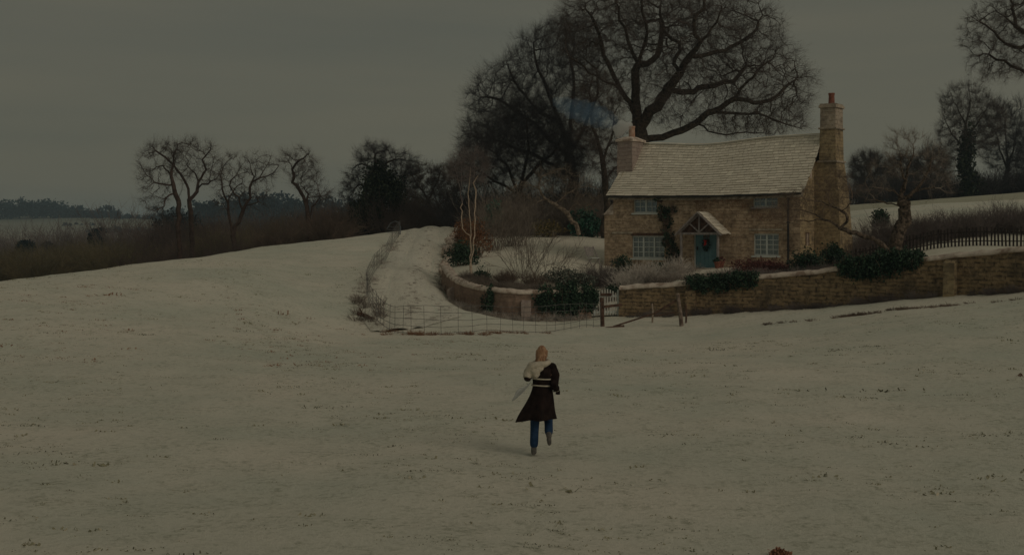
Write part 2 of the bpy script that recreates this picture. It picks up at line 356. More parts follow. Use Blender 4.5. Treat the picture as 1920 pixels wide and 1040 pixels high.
# lane sheet
Lc = [(745,632,44.0,.9),(770,590,47.5,1.9),(765,560,51,1.6),(768,530,56,1.55),(782,490,64,1.45),(796,455,73,1.4),(805,434,84,1.4),(806,431,92,1.4)]
LL = [P(a, b, c) for a, b, c, w in Lc]
def spline(pts, n):
    pts = np.array(pts, float); m = len(pts); out = []
    ext = np.vstack([2*pts[0]-pts[1], pts, 2*pts[-1]-pts[-2]])
    for i in range(m-1):
        p0, p1, p2, p3 = ext[i:i+4]
        for k in range(n):
            t = k/n
            out.append(.5*((2*p1)+(-p0+p2)*t+(2*p0-5*p1+4*p2-p3)*t*t+(-p0+3*p1-3*p2+p3)*t**3))
    out.append(pts[-1]); return np.array(out)
c = spline([list(p[:2])+[w[3]] for p, w in zip(LL, Lc)], 14)
dd = np.gradient(c[:, :2], axis=0); dd /= np.linalg.norm(dd, axis=1)[:, None]; nn = np.stack([dd[:,1], -dd[:,0]], -1)
T = np.linspace(-1, 1, 17); rng = np.random.default_rng(3)
jit = np.cumsum(rng.normal(0, .03, (len(c), 2)), 0); jit -= jit.mean(0)
LX = c[:,None,0]+nn[:,None,0]*T[None]*c[:,None,2]; LY = c[:,None,1]+nn[:,None,1]*T[None]*c[:,None,2]
rut = -.08*np.exp(-((np.abs(T)-.5)/.15)**2)+.03*np.exp(-(T/.25)**2)+.035
LZ = fz(LX, LY)+.05*(1-np.abs(T)**6)[None]-.012+rut[None]
a, b = LX.shape; idx = np.arange(a*b).reshape(a, b)
Fc = np.stack([idx[:-1,:-1], idx[:-1,1:], idx[1:,1:], idx[1:,:-1]], -1).reshape(-1, 4)[:, ::-1]
me = np_mesh('lane', np.stack([LX, LY, LZ], -1).reshape(-1, 3), Fc); me.polygons.foreach_set('use_smooth', [True]*len(Fc))
tag(link('lane', me, M['lane']), kind='structure')

# ------------------------------------------------------------------ garden walls and garden ground
WL = [(1104,598,53.2),(1060,600,52.8),(1000,600,52.6),(940,597,53),(890,588,54.5),(862,576,56.3),(846,562,58.2),(836,547,60.3)]
WR = [(1164,597,53.2),(1290,588,52),(1480,578,50),(1640,566,48),(1790,553,46),(1920,545,44),(2150,525,41.5)]
def curve2(pts, n): return spline([list(P(*p)[:2]) for p in pts], n)
wl = curve2(WL, 10); wr = curve2(WR, 16)
front = np.vstack([wl[::-1], wr])                     # left to right
Lx = [(836,547,60.3),(838,505,67),(858,450,80),(880,436,92)]
leftedge = curve2(Lx, 6)
fr = np.vstack([leftedge[::-1][:-1], front])          # whole outer rim from back-left to right
n = len(fr)
bk0 = np.array(P(880,436,92)[:2]); 
back = []
for i in range(n):
    t_ = i/(n-1); back.append([bk0[0]+(30-bk0[0])*t_, 92-22*t_])
back = np.array(back)
S = np.linspace(0, 1, 70)**1.25
GX = fr[:,None,0]*(1-S)+back[:,None,0]*S; GY = fr[:,None,1]*(1-S)+back[:,None,1]*S
GZ = gz(GX, GY)-.16*np.exp(-(S[None]/.06)**2); e = np.clip((S-.85)/.15, 0, 1)[None]; GZ = GZ*(1-e)+(fz(GX, GY)-.03)*e
k = len(leftedge)-1
ramp = np.ones(n); ramp[:k+3] = np.linspace(0, 1, k+3)
s0 = np.clip(1-S/.12, 0, 1)[None]*(1-ramp)[:, None]; GZ = GZ*(1-s0)+(fz(GX, GY)+.02)*s0
a, b = GX.shape; idx = np.arange(a*b).reshape(a, b)
Fc = np.stack([idx[:-1,:-1], idx[1:,:-1], idx[1:,1:], idx[:-1,1:]], -1).reshape(-1, 4)
i0 = int(np.searchsorted(S, .05)); i1 = int(np.searchsorted(S, .83)); gx = GX[2:-1, i0:i1+1]; gy = GY[2:-1, i0:i1+1]
poly = np.vstack([np.stack([gx[:,0], gy[:,0]], -1), np.stack([gx[-1], gy[-1]], -1), np.stack([gx[::-1,-1], gy[::-1,-1]], -1), np.stack([gx[0,::-1], gy[0,::-1]], -1)])
fx = X.ravel(); fy = Y.ravel(); ins = np.zeros(len(fx), bool); j_ = len(poly)-1
for i_ in range(len(poly)):
    xi, yi = poly[i_]; xj, yj = poly[j_]; j_ = i_
    if abs(yi-yj) < 1e-9: continue
    ins ^= ((yi > fy) != (yj > fy)) & (fx < (xj-xi)*(fy-yi)/(yj-yi)+xi)
zz_ = Z.ravel().copy(); zz_[ins] = np.minimum(zz_[ins], gz(fx[ins], fy[ins])-.40); fm_ = fld.data; co = np.stack([fx, fy, zz_], -1).astype(np.float32); fm_.vertices.foreach_set('co', co.ravel()); fm_.update()
me = np_mesh('garden', np.stack([GX, GY, GZ], -1).reshape(-1, 3), Fc); me.polygons.foreach_set('use_smooth', [True]*len(Fc))
tag(link('lawn', me, M['lawn']), kind='structure')

def wall_mesh(cl, zb, zt, th, parent, wm, label=None, seed=1):
    rnd = np.random.default_rng(seed); cl = np.asarray(cl); m = len(cl)
    d = np.gradient(cl, axis=0); d /= np.linalg.norm(d, axis=1)[:, None]; nr = np.stack([d[:,1], -d[:,0]], -1)
    s = np.concatenate([[0], np.cumsum(np.linalg.norm(np.diff(cl, axis=0), axis=1))])
    mb = MB(); mb.uv = []; rows = 7
    vs = []; uv = []
    for i in range(m):
        for side in (-1, 1):
            for r in range(rows):
                f = r/(rows-1); off = side*(th/2+(1-f)*.06+rnd.normal(0, .012)); z = zb[i]-.25+(zt[i]-zb[i]+.25)*f
                vs.append((cl[i,0]+nr[i,0]*off, cl[i,1]+nr[i,1]*off, z)); uv.append((s[i]+side*37, z))
    fs = []
    w = rows*2
    for i in range(m-1):
        for side in (0, 1):
            for r in range(rows-1):
                a_ = i*w+side*rows+r; q = (a_, a_+w, a_+w+1, a_+1); fs.append(q if side == 1 else q[::-1])
        fs.append((i*w+rows-1, i*w+w-1, (i+1)*w+w-1, (i+1)*w+rows-1)[::-1])
    for i in (0, m-1):
        for r in range(rows-1): fs.append((i*w+r, i*w+rows+r, i*w+rows+r+1, i*w+r+1))
    mb.add(vs, fs); mb.uv = uv
    mb.build('stonework', wm, parent)
    # rounded coping
    cp = MB(); K = 9; vs = []
    for i in range(m):
        hw = th/2+.06+.02*math.sin(i*1.3+seed)+rnd.normal(0, .008)
        for j in range(K):
            an = math.pi*j/(K-1); x_ = -math.cos(an)*hw; z_ = zt[i]-.04+(.04 if 0 < j < K-1 else 0)+math.sin(an)*(.15+rnd.normal(0, .012))
            vs.append((cl[i,0]+nr[i,0]*x_, cl[i,1]+nr[i,1]*x_, z_))
    fs = [(i*K+j, i*K+j+1, (i+1)*K+j+1, (i+1)*K+j) for i in range(m-1) for j in range(K-1)]
    fs += [(i*K, (i+1)*K, (i+1)*K+K-1, i*K+K-1) for i in range(m-1)]
    fs += [tuple(range(K)), tuple((m-1)*K+j for j in range(K-1, -1, -1))]
    cp.add(vs, fs); cp.build('coping', M['frost_coping'], parent, smooth=True)
def wall_pts(cl): x = cl[:,0]; y = cl[:,1]; return fz(x, y)
zb = wall_pts(wl); sl_ = np.linspace(0, 1, len(wl)); zt = zb+np.interp(sl_, [0,.6,1], [1.14,1.10,1.02])
wlobj = empty('garden_wall', (0, 0, 0)); tag(wlobj, 'low curved pinkish garden wall with pale rounded coping beside the lane, left of the wicket gate', 'wall')
wall_mesh(wl, zb, zt, .38, wlobj, M['plaster'], seed=2)
zb2 = wall_pts(wr); sl2 = np.linspace(0, 1, len(wr)); ph = np.interp(sl2, [0,.2,.45,.8,1], [1.12,1.22,1.33,1.37,1.37])
zt2 = zb2+ph
wrobj = empty('garden_wall', (0, 0, 0)); tag(wrobj, 'long ochre stone garden wall with frosted coping running right from the wicket gate', 'wall')
wall_mesh(wr, zb2, zt2, .42, wrobj, M['wall_stone'], seed=5)
def wall_at(cl, zt_, px):
    X_ = (px-960)/FP*cl[:,1]-cl[:,0]; i = int(np.argmin(np.abs(X_))); i = min(max(i, 1), len(cl)-2)
    d = cl[i+1]-cl[i-1]; return cl[i], zt_[i], math.atan2(d[1], d[0])
def pier(cl, ztt, px, w, dpt, topdrop, parent, m_, side=-1, name='buttress', label=None, flip=0):
    c_, z_, an = wall_at(cl, ztt, px)
    if flip: an += math.pi
    g0 = F1(*c_)-.25; mb = MB(); mt = Matrix.Translation((c_[0], c_[1], 0)) @ Matrix.Rotation(an, 4, 'Z')
    y0 = -.15-dpt; zt_ = z_-topdrop
    vs = [(-w/2,y0-.05,g0),(w/2,y0-.05,g0),(w/2,-.12,g0),(-w/2,-.12,g0),(-w/2,y0,zt_-.18),(w/2,y0,zt_-.18),(w/2,-.12,zt_),(-w/2,-.12,zt_)]
    mb.add([mt @ Vector(v) for v in vs], [(3,2,1,0),(4,5,6,7),(0,1,5,4),(1,2,6,5),(2,3,7,6),(3,0,4,7)])
    mb.build(name, m_, parent, bevel=.02, label=label)
pier(wr, zt2, 1300, .42, .28, .12, wrobj, M['wall_stone'], label='pale stone buttress near the gate end')
pier(wr, zt2, 1790, .44, .30, .02, wrobj, M['gable_stone'], label='pale stone buttress at the right')
pier(wl, zt, 985, .40, .26, .22, wlobj, M['pink_stone'], flip=1)
pier(wl, zt, 858, .40, .30, .25, wlobj, M['pink_stone'], flip=1)

# ------------------------------------------------------------------ cottage
TH = R(33); cs, sn = math.cos(TH), math.sin(TH); HLEN = 9.92; HDEP = 5.0
Bx, By = 13.5, 60.0; Ax, Ay = Bx-HLEN*cs, By+HLEN*sn; BASE = H-1.9
def hloc(px, py, v=0):
    r = (px-960)/FP; u = (r*(Ay+cs*v)-Ax-sn*v)/(cs+sn*r); D = Ay-sn*u+cs*v
    return u, -(py-HZ)/FP*D+1.9
def hworld(u, v, z): return Vector((Ax+cs*u+sn*v, Ay-sn*u+cs*v, BASE+z))
cot = empty('cottage', (Ax, Ay, BASE), -TH)
tag(cot, 'two-storey honey stone cottage with frosted slate roof and pale blue door', 'house')
EAVE, RIDGE = 3.86, 6.42
def wrect(a, b, c_, d_):     # window rect from pixel corners
    u0, z1 = hloc(a, b); u1, _ = hloc(c_, b); um = (u0+u1)/2
    D = Ay-sn*um; return u0, u1, 1.9-(d_-HZ)/FP*D, 1.9-(b-HZ)/FP*D
wins = [wrect(1188,366,1232,399)+(2,2,2), wrect(1185,442,1246,484)+(3,2,3), wrect(1413,438,1460,479)+(2,2,3), wrect(1412,358,1458,388)+(2,2,2)]
du0, du1, dz0, dz1 = wrect(1301,434,1345,504); dz0 = 0.0
opens = [w[:4] for w in wins]+[(du0, du1, -.01, dz1)]
def pierced(mb, x0, x1, z0, z1, ops, y, th):
    xs_ = sorted({x0, x1, *[o[0] for o in ops], *[o[1] for o in ops]}); zs_ = sorted({z0, z1, *[o[2] for o in ops], *[o[3] for o in ops]})
    xs_ = [x for x in xs_ if x0 <= x <= x1]; zs_ = [z for z in zs_ if z0 <= z <= z1]
    for i in range(len(xs_)-1):
        for j in range(len(zs_)-1):
            xm = (xs_[i]+xs_[i+1])/2; zm = (zs_[j]+zs_[j+1])/2
            if any(o[0] < xm < o[1] and o[2] < zm < o[3] for o in ops): continue
            a_, b_, c_, d_ = xs_[i], xs_[i+1], zs_[j], zs_[j+1]
            mb.add([(a_,y,c_),(b_,y,c_),(b_,y,d_),(a_,y,d_)], [(0,1,2,3)])
    for o in ops:
        a_, b_, c_, d_ = o
        mb.add([(a_,y,c_),(a_,y+th,c_),(a_,y+th,d_),(a_,y,d_)], [(0,1,2,3)]); mb.add([(b_,y,c_),(b_,y+th,c_),(b_,y+th,d_),(b_,y,d_)], [(3,2,1,0)])
        mb.add([(a_,y,c_),(b_,y,c_),(b_,y+th,c_),(a_,y+th,c_)], [(0,1,2,3)]); mb.add([(a_,y,d_),(b_,y,d_),(b_,y+th,d_),(a_,y+th,d_)], [(3,2,1,0)])
mb = MB(); pierced(mb, 0, HLEN, -.4, EAVE-.06, opens, 0, .35)
mb.build('front_wall', M['house_stone'], cot)
mb = MB()
hd = HDEP/2
for u in (0, HLEN):
    mb.add([(u,0,-.4),(u,HDEP,-.4),(u,HDEP,EAVE-.06),(u,hd,RIDGE-.12),(u,0,EAVE-.06)], [(0,1,2,3,4) if u else (4,3,2,1,0)])
mb.add([(0,HDEP,-.4),(HLEN,HDEP,-.4),(HLEN,HDEP,EAVE),(0,HDEP,EAVE)], [(3,2,1,0)])
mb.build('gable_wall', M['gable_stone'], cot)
# dark rooms behind the windows are closed in by a floor slab between storeys
mb = MB(); mb.box((.1,.36,-.3),(HLEN-.1,HDEP-.1,-.05)); mb.box((.1,.36,1.95),(HLEN-.1,HDEP-.1,2.1)); mb.build('floor_slab', M['brown_wood'], cot)
# roof of stone slates, ridge sagging
def sag(u):
    t_ = u/HLEN; return -.22*math.exp(-((t_-.42)/.24)**2)+.10*(t_-.5)
def eave_sag(u): return -.07*math.sin(u/HLEN*math.pi)
rf = empty('roof', parent=cot)
for side, nm in ((0, 'front_slope'), (1, 'rear_slope')):
    mb = MB(); rnd = random.Random(4+side); rows = 21; ov = .28
    for r_ in range(rows):
        f0 = r_/rows; f1 = (r_+1.35)/rows
        wdt = .42-.2*f0
        x = -.26-rnd.uniform(0, wdt)
        while x < HLEN+.24:
            x2 = min(x+wdt*rnd.uniform(.7, 1.35), HLEN+.26); xa = max(x, -.27); x = x2
            if x2-xa < .08: continue
            lift = .022-.010*f0+rnd.uniform(-.005, .012); drop = rnd.uniform(-.014, .014)
            def pt(xx, f, up):
                f_ = f; v = -ov+(hd+ov)*f_; z = (EAVE-ov*.95)+(RIDGE-EAVE+ov*.95)*f_+sag(xx)*f_+eave_sag(xx)*(1-f_)
                v += -.08*math.sin(min(f_,1)*math.pi)*(-1); z -= .10*math.sin(min(f_,1)*math.pi)
                nx_, nz_ = -.70, .71
                v += nx_*up; z += nz_*up
                return (xx, v if side == 0 else HDEP-v, z)
            gap = .006
            vs = [pt(xa+gap, f0+drop*.3, .045), pt(x2-gap, f0+drop*.3, .045), pt(x2-gap, min(f1, 1.0), .012), pt(xa+gap, min(f1, 1.0), .012),
                  pt(xa+gap, f0+drop*.3, .045+lift), pt(x2-gap, f0+drop*.3, .045+lift), pt(x2-gap, min(f1, 1.0), .03), pt(xa+gap, min(f1, 1.0), .03)]
            fc = [(3,2,1,0),(4,5,6,7),(0,1,5,4),(1,2,6,5),(2,3,7,6),(3,0,4,7)]
            if side: fc = [q[::-1] for q in fc]
            b0 = len(mb.v); mb.add(vs, fc); mb.m[-6:] = [1, 0, 1, 1, 0, 1]
    mb.build(nm, [M['slate'], M['slate_edge']], rf)
mb = MB(); NX = 30
for i in range(NX+1):
    u = -.2+(HLEN+.4)*i/NX
    for v, z in ((-.22, EAVE-.25+eave_sag(u)), (hd, RIDGE-.03+sag(u)), (HDEP+.22, EAVE-.25+eave_sag(u))):
        mb.v.append((u, v, z-.20 if v != hd else z-.04))
for i in range(NX):
    for j in (0, 1): mb.f.append((i*3+j, (i+1)*3+j, (i+1)*3+j+1, i*3+j+1)); mb.m.append(0)
mb.build('roof_deck', M['slate_edge'], rf)
mb = MB(); x = -.25
while x < HLEN+.2:
    x2 = min(x+.45, HLEN+.25); 
    vs = []
    for xx in (x+.005, x2-.005):
        for an in (-60, -25, 25, 60): vs.append((xx, hd+.17*math.sin(R(an)), RIDGE+.03+sag(xx)+.10*math.cos(R(an))-.03))
    mb.add(vs, [(0,4,5,1),(1,5,6,2),(2,6,7,3),(0,1,2,3),(7,6,5,4)]); x = x2
mb.build('ridge_tiles', M['slate'], rf)
# windows
for wi, (u0, u1, z0, z1, nl, nc, nr_) in enumerate(wins):
    w = empty('window', ((u0+u1)/2, 0, z0), parent=cot)
    W2 = (u1-u0)/2; hh = z1-z0; y0 = .09
    w['label'] = ['upper left window under the eaves with two casements','lower left window with three casements','lower right window with two casements','upper right window under the eaves with two casements'][wi]
    fm = MB(); t_ = .065
    fm.box((-W2, y0, 0), (W2, y0+.07, t_)); fm.box((-W2, y0, hh-t_), (W2, y0+.07, hh)); 
    for s_ in range(nl+1):
        x = -W2+2*W2*s_/nl; a_ = max(-W2, x-t_*.62); b_ = min(W2, x+t_*.62); fm.box((a_, y0-.004, t_), (b_, y0+.068, hh-t_))
    fm.build('frame', M['blue_paint'], w)
    gb = MB()
    for s_ in range(nl):
        xa = -W2+2*W2*s_/nl+t_*.6; xb = -W2+2*W2*(s_+1)/nl-t_*.6
        for q in range(1, nc): x = xa+(xb-xa)*q/nc; gb.box((x-.014, y0+.012, t_), (x+.014, y0+.03, hh-t_))
        for q in range(1, nr_+1): z = t_+(hh-2*t_)*q/(nr_+1); gb.box((xa, y0+.010, z-.014), (xb, y0+.033, z+.014))
    gb.build('glazing_bar', M['blue_paint'], w)
    pn = MB(); pn.box((-W2+.02, y0+.036, .02), (W2-.02, y0+.042, hh-.02)); pn.build('pane', M['glass'], w)
    ct = MB(); nf = int(W2*2/.035)
    for s_ in range(nf):
        xa = -W2+2*W2*s_/nf; xb = -W2+2*W2*(s_+1)/nf; ya = y0+.10+.02*math.sin(s_*1.7); yb = y0+.10+.02*math.sin((s_+1)*1.7)
        ct.add([(xa, ya, .02), (xb, yb, .02), (xb, yb, hh-.02), (xa, ya, hh-.02)], [(0,1,2,3)])
    ct.build('curtain', M['curtain'], w)
    si = MB(); si.box((-W2-.09, -.075, -.085), (W2+.09, .088, -.003)); si.build('sill', M['blue_paint'] if wi != 3 else M['grey_wood'], w, bevel=.01)
# lintels
for (a_, b_, y_) in ((1405,1470,431),(1148,1186,437)):
    ua, z_ = hloc(a_, y_); ub, _ = hloc(b_, y_)
    mb = MB(); mb.box((ua, -.05, z_-.03), (ub, -.001, z_+.06)); mb.build('drip_stone', M['slate_edge'], cot, bevel=.01)
mb = MB(); mb.box((wins[1][0]-.05, -.018, wins[1][3]), (wins[1][1]+.05, .06, wins[1][3]+.14)); mb.build('lintel', M['brown_wood'], cot)
mb = MB(); ux, _ = hloc(1479, 400); mb.tube([(ux,-.09,EAVE-.2),(ux,-.09,.1),(ux,-.16,.0)], .05, 8)
for z_ in (.9, 2.2, 3.3): mb.box((ux-.07, -.12, z_), (ux+.07, -.002, z_+.05))
mb.build('drainpipe', M['iron'], cot)
mb = MB(); mb.tube([(-.2,-.40,EAVE-.30),(HLEN*.5,-.40,EAVE-.36),(HLEN+.2,-.40,EAVE-.30)], .045, 8); mb.build('gutter', M['iron'], cot)
# door
dr = empty('door', ((du0+du1)/2, .12, .02), parent=cot); W2 = (du1-du0)/2-.05; DH = dz1-.06
mb = MB(); mb.box((-W2, 0, 0), (W2, .05, DH))
for k_ in range(5):
    xa = -W2+.02+(2*W2-.04)*k_/5; mb.box((xa+.006, -.012, .03), (xa+(2*W2-.04)/5-.006, -.001, DH-.50))
mb.box((-W2, -.02, DH-.48), (-.17, -.001, DH)); mb.box((.17, -.02, DH-.48), (W2, -.001, DH)); mb.box((-.17, -.02, DH-.10), (.17, -.001, DH)); 
mb.build('door_leaf', M['door_blue'], dr)
mb = MB(); mb.box((-.165, -.008, DH-.475), (.165, -.002, DH-.105)); mb.build('door_window', M['pot_red'] if False else mat('door_glass', (.06,.045,.02), rough=.15, spec=.6), dr)
mb = MB(); mb.box((-.012,-.018,DH-.475),(.012,-.009,DH-.105)); mb.box((-.165,-.017,DH-.30),(.165,-.0085,DH-.28)); mb.build('glazing_bar', M['door_blue'], dr)
mb = MB(); mb.blob((-W2+.10, -.06, .95), (.04,.04,.04), amp=0); mb.box((-W2+.07,-.03,.85),(-W2+.13,-.014,1.05)); mb.build('door_handle', M['iron'], dr, smooth=False)
mb = MB(); mb.box((-W2-.055,-.06,0),(-W2-.003,.08,DH+.06)); mb.box((W2+.003,-.06,0),(W2+.055,.08,DH+.06)); mb.box((-W2-.003,-.06,DH+.003),(W2+.003,.08,DH+.06)); mb.build('door_frame', M['blue_paint'], dr)
mb = MB(); mb.box((du0-.3,-1.0,-.25),(du1+.3,-.002,-.0)); mb.build('doorstep', M['chimney_stone'], cot, bevel=.02)
# porch
pv = -1.0
ua, za = hloc(1268,440,pv); ub, _ = hloc(1354,440,pv); uc = (ua+ub)/2; _, zap = hloc(1312,399,pv); D_ = Ay-sn*uc+cs*pv
za = 1.9-(440-HZ)/FP*D_; zap = 1.9-(398-HZ)/FP*D_
po = empty('porch', (uc, 0, 0), parent=cot); hw = (ub-ua)/2
for s_ in (-1, 1):
    mb = MB(); rnd = random.Random(9+s_); rows = 6; L_ = math.hypot(hw, zap-za)
    for r_ in range(rows):
        f0 = r_/rows; f1 = min((r_+1.3)/rows, 1.0); y = pv-.12
        while y < -.01:
            y2 = min(y+rnd.uniform(.18, .32), -.003); dr_ = rnd.uniform(-.02, .02)
            def pp(f, yy, up): return (s_*hw*(1-f)+s_*up*.7, yy, za+(zap-za)*f+up*.72)
            vs = [pp(f0+dr_, y+.005, .03), pp(f0+dr_, y2-.005, .03), pp(f1, y2-.005, .012), pp(f1, y+.005, .012), pp(f0+dr_, y+.005, .075), pp(f0+dr_, y2-.005, .075), pp(f1, y2-.005, .045), pp(f1, y+.005, .045)]
            fc = [(3,2,1,0),(4,5,6,7),(0,1,5,4),(1,2,6,5),(2,3,7,6),(3,0,4,7)]
            if s_ > 0: pass
            else: fc = [q[::-1] for q in fc]
            mb.add(vs, fc); mb.m[-6:] = [1,0,1,1,0,1]; y = y2
    mb.build('porch_roof', [M['slate'], M['slate_edge']], po)
    mb = MB(); mb.box((s_*(hw-.24)-.05, pv, 0), (s_*(hw-.24)+.05, pv+.1, za+.02)); mb.build('porch_post', M['grey_wood'], po, bevel=.008)
    mb = MB(); mb.beam((s_*hw*1.0, pv-.13, za-.02), (0, pv-.13, zap-.0), .05, .19, up=(0,1,0)); mb.build('barge_board', M['grey_wood'], po)
mb = MB(); mb.box((-hw+.1, pv-.02, za), (hw-.1, pv+.08, za+.11))
for s_ in (-1, 1):
    mb.beam((s_*hw*.9, pv+.03, za+.06), (0, pv+.03, zap-.07), .07, .09, up=(0,1,0))
    mb.beam((0, pv+.03, za+.12), (s_*hw*.42, pv+.03, za+(zap-za)*.5), .06, .07, up=(0,1,0))
    mb.box((s_*(hw-.24)-.04, pv+.1, za+.003), (s_*(hw-.24)+.04, -.002, za+.10))
mb.box((-.035, pv-.01, za+.113), (.035, pv+.06, zap-.08)); mb.build('truss', M['grey_wood'], po)
mb = MB(); mb.add([(-hw*.86, pv+.09, za+.12), (hw*.86, pv+.09, za+.12), (0, pv+.09, zap-.08)], [(0,1,2)]); mb.build('gable_panel', M['brown_wood'], po)
# right gable stack
ch = empty('chimney', (HLEN, 0, 0), parent=cot); ch['label'] = 'tall stepped stone chimney on the right gable'
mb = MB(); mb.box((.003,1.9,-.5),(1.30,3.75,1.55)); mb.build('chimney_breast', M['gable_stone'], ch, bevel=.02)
mb = MB()
def frust(mb, a, b, za, zb): # a,b = (x0,x1,y0,y1)
    vs = [(a[0],a[2],za),(a[1],a[2],za),(a[1],a[3],za),(a[0],a[3],za),(b[0],b[2],zb),(b[1],b[2],zb),(b[1],b[3],zb),(b[0],b[3],zb)]
    mb.add(vs, [(3,2,1,0),(4,5,6,7),(0,1,5,4),(1,2,6,5),(2,3,7,6),(3,0,4,7)])
frust(mb, (.003,1.28,1.92,3.7), (.003,1.20,1.92,3.45), 1.55, 3.6); frust(mb, (.003,1.20,1.92,3.45), (.003,1.05,1.95,3.2), 3.6, 5.15)
mb.build('stack_base', M['gable_stone'], ch)
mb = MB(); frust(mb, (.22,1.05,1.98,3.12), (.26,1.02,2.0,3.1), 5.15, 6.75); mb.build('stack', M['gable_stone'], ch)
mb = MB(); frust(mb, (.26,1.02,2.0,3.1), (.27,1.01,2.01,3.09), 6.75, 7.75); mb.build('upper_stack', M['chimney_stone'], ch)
for a_, b_, n_ in (((.19,1.93,6.70),(1.09,3.17,6.78),'string_course'),((.20,1.94,7.72),(1.08,3.16,7.86),'cap'),((.24,1.98,7.863),(1.04,3.12,7.93),'cap'),((.15,1.9,5.10),(1.12,3.22,5.2),'string_course')):
    mb = MB(); mb.box(a_, b_); mb.build(n_, M['chimney_stone'], ch, bevel=.015)
mb = MB(); mb.lathe([(.155,0),(.135,.45),(.155,.50),(.155,.57),(.11,.57),(.10,.3)], (.64,2.55,7.90), 14); mb.build('chimney_pot', M['pot_red'], ch, smooth=False)
mb = MB(); mb.box((.3,.85,1.0),(.0,1.15,1.5)) if False else None
gw = empty('window', (HLEN, .95, 1.15), parent=cot); gw['label'] = 'tiny blocked window in the right gable'
mb = MB(); mb.box((.002,-.22,-.02),(.03,-.16,.62)); mb.box((.002,.16,-.02),(.03,.22,.62)); mb.box((.002,-.16,.56),(.03,.16,.62)); mb.build('frame', M['brown_wood'], gw)
mb = MB(); mb.box((.001,-.16,0),(.012,.16,.56)); mb.build('pane', M['pale_wood'], gw)
gw2 = empty('window', (HLEN, 1.45, 4.35), parent=cot); gw2['label'] = 'narrow slit high in the right gable'
mb = MB(); mb.box((.002,-.09,0),(.02,.09,.6)); mb.build('frame', M['frost_coping'], gw2)
# left stack
cl_ = empty('chimney', (0, 0, 0), parent=cot); cl_['label'] = 'short square chimney over the left gable, smoking'
mb = MB(); frust(mb, (-.42,.52,1.1,2.5), (-.38,.48,1.14,2.45), 3.3, 6.5); mb.build('stack', M['pink_stone'], cl_)
mb = MB(); frust(mb, (-.47,.57,1.05,2.55), (-.47,.57,1.05,2.55), 6.45, 6.56); frust(mb, (-.47,.57,1.05,2.55), (-.15,.25,1.5,2.1), 6.56, 6.72); mb.build('cap', M['frost_coping'], cl_, bevel=.02)
mb = MB(); mb.lathe([(.17,0),(.15,.5),(.175,.55),(.175,.62),(.12,.62),(.11,.35)], (.12,1.8,6.66), 14); mb.build('chimney_pot', mat('pale_terracotta', (.42,.24,.17), (.5,.36,.28), 6), cl_)
# lean-to buttress at the left end
bt = empty('buttress', (0,0,0), parent=cot)
mb = MB(); mb.box((-.52,.0,-.4),(-.003,1.6,2.65)); mb.build('stonework', M['house_stone'], bt)
mb = MB(); mb.add([(-.57,-.05,2.65),(-.0,-.05,2.65),(-.0,1.65,2.65),(-.57,1.65,2.65),(-.12,.2,3.25),(-.0,.2,3.25),(-.0,1.5,3.25),(-.12,1.5,3.25)], [(4,5,6,7),(0,1,5,4),(1,2,6,5),(2,3,7,6),(3,0,4,7)]); mb.build('sloping_cap', M['frost_coping'], bt)

# wreath hanging on the door
wc = hworld((du0+du1)/2+.02, .03, 1.17)
wr_ = empty('wreath', wc, -TH); tag(wr_, 'small dark green door wreath with a red ribbon on the pale blue door', 'wreath')
rnd = random.Random(3); mb = MB()
for i in range(420):
    a_ = rnd.uniform(0, 2*math.pi); rr = .17+rnd.gauss(0, .045); p = Vector((rr*math.cos(a_), rnd.uniform(-.09, .02), rr*math.sin(a_)*1.15))
    if rnd.random() < .18: p = Vector((rnd.gauss(0, .05), rnd.uniform(-.06, .0), -.22-rnd.uniform(0, .14)))
    q = Vector((rnd.gauss(0,1), rnd.gauss(0,1), rnd.gauss(0,1))).normalized(); s_ = q.orthogonal().normalized()*.014
    mb.add([p-s_, p+q*.05-s_*.2, p+q*.06, p+s_], [(0,1,2,3)])
mb.build('greenery', M['leaf_green'], wr_)
mb = MB()
for (a_, b_) in (((0,.13),(-.07,.20)),((0,.13),(.07,.20)),((0,.13),(-.05,-.06)),((-.0,.13),(.045,-.02))): mb.beam((a_[0],-.10,a_[1]), (b_[0],-.11,b_[1]), .07, .012, up=(0,1,0))
mb.blob((0,-.11,.13),(.045,.03,.045),amp=0); mb.build('ribbon', M['red'], wr_)

# ------------------------------------------------------------------ vegetation generators
def tubes(pos, par, rad, sides, sel=None, mainchild=None, dirs=None):
    idx = np.where(par >= 0)[0] if sel is None else sel
    if len(idx) == 0: return np.zeros((0,3)), np.zeros((0,4), int)
    p0 = pos[par[idx]]; p1 = pos[idx]
    own = dirs[idx]; pd = dirs[par[idx]]; mc = mainchild[par[idx]] == idx
    d0 = np.where(mc[:,None], pd, own); r0 = np.where(mc, rad[par[idx]], np.minimum(rad[idx]*1.15, rad[par[idx]]))
    def ring(p, d, r):
        ref = np.where(np.abs(d[:,2:3]) > .92, np.array([[1.,0,0]]), np.array([[0,0,1.]])); ref = np.tile(np.array([[.31,.87,.2]]), (len(d),1))
        x = np.cross(d, ref); x /= np.linalg.norm(x, axis=1)[:,None]+1e-9; y = np.cross(d, x)
        a = np.arange(sides)*2*np.pi/sides
        return p[:,None]+r[:,None,None]*(x[:,None]*np.cos(a)[None,:,None]+y[:,None]*np.sin(a)[None,:,None])
    V = np.concatenate([ring(p0, d0, r0), ring(p1, own, rad[idx])], 1).reshape(-1, 3)
    b = np.arange(len(idx))[:,None]*2*sides; j = np.arange(sides); j2 = (j+1)%sides
    Fq = np.stack([b+j, b+j2, b+sides+j2, b+sides+j], -1).reshape(-1, 4)
    return V, Fq
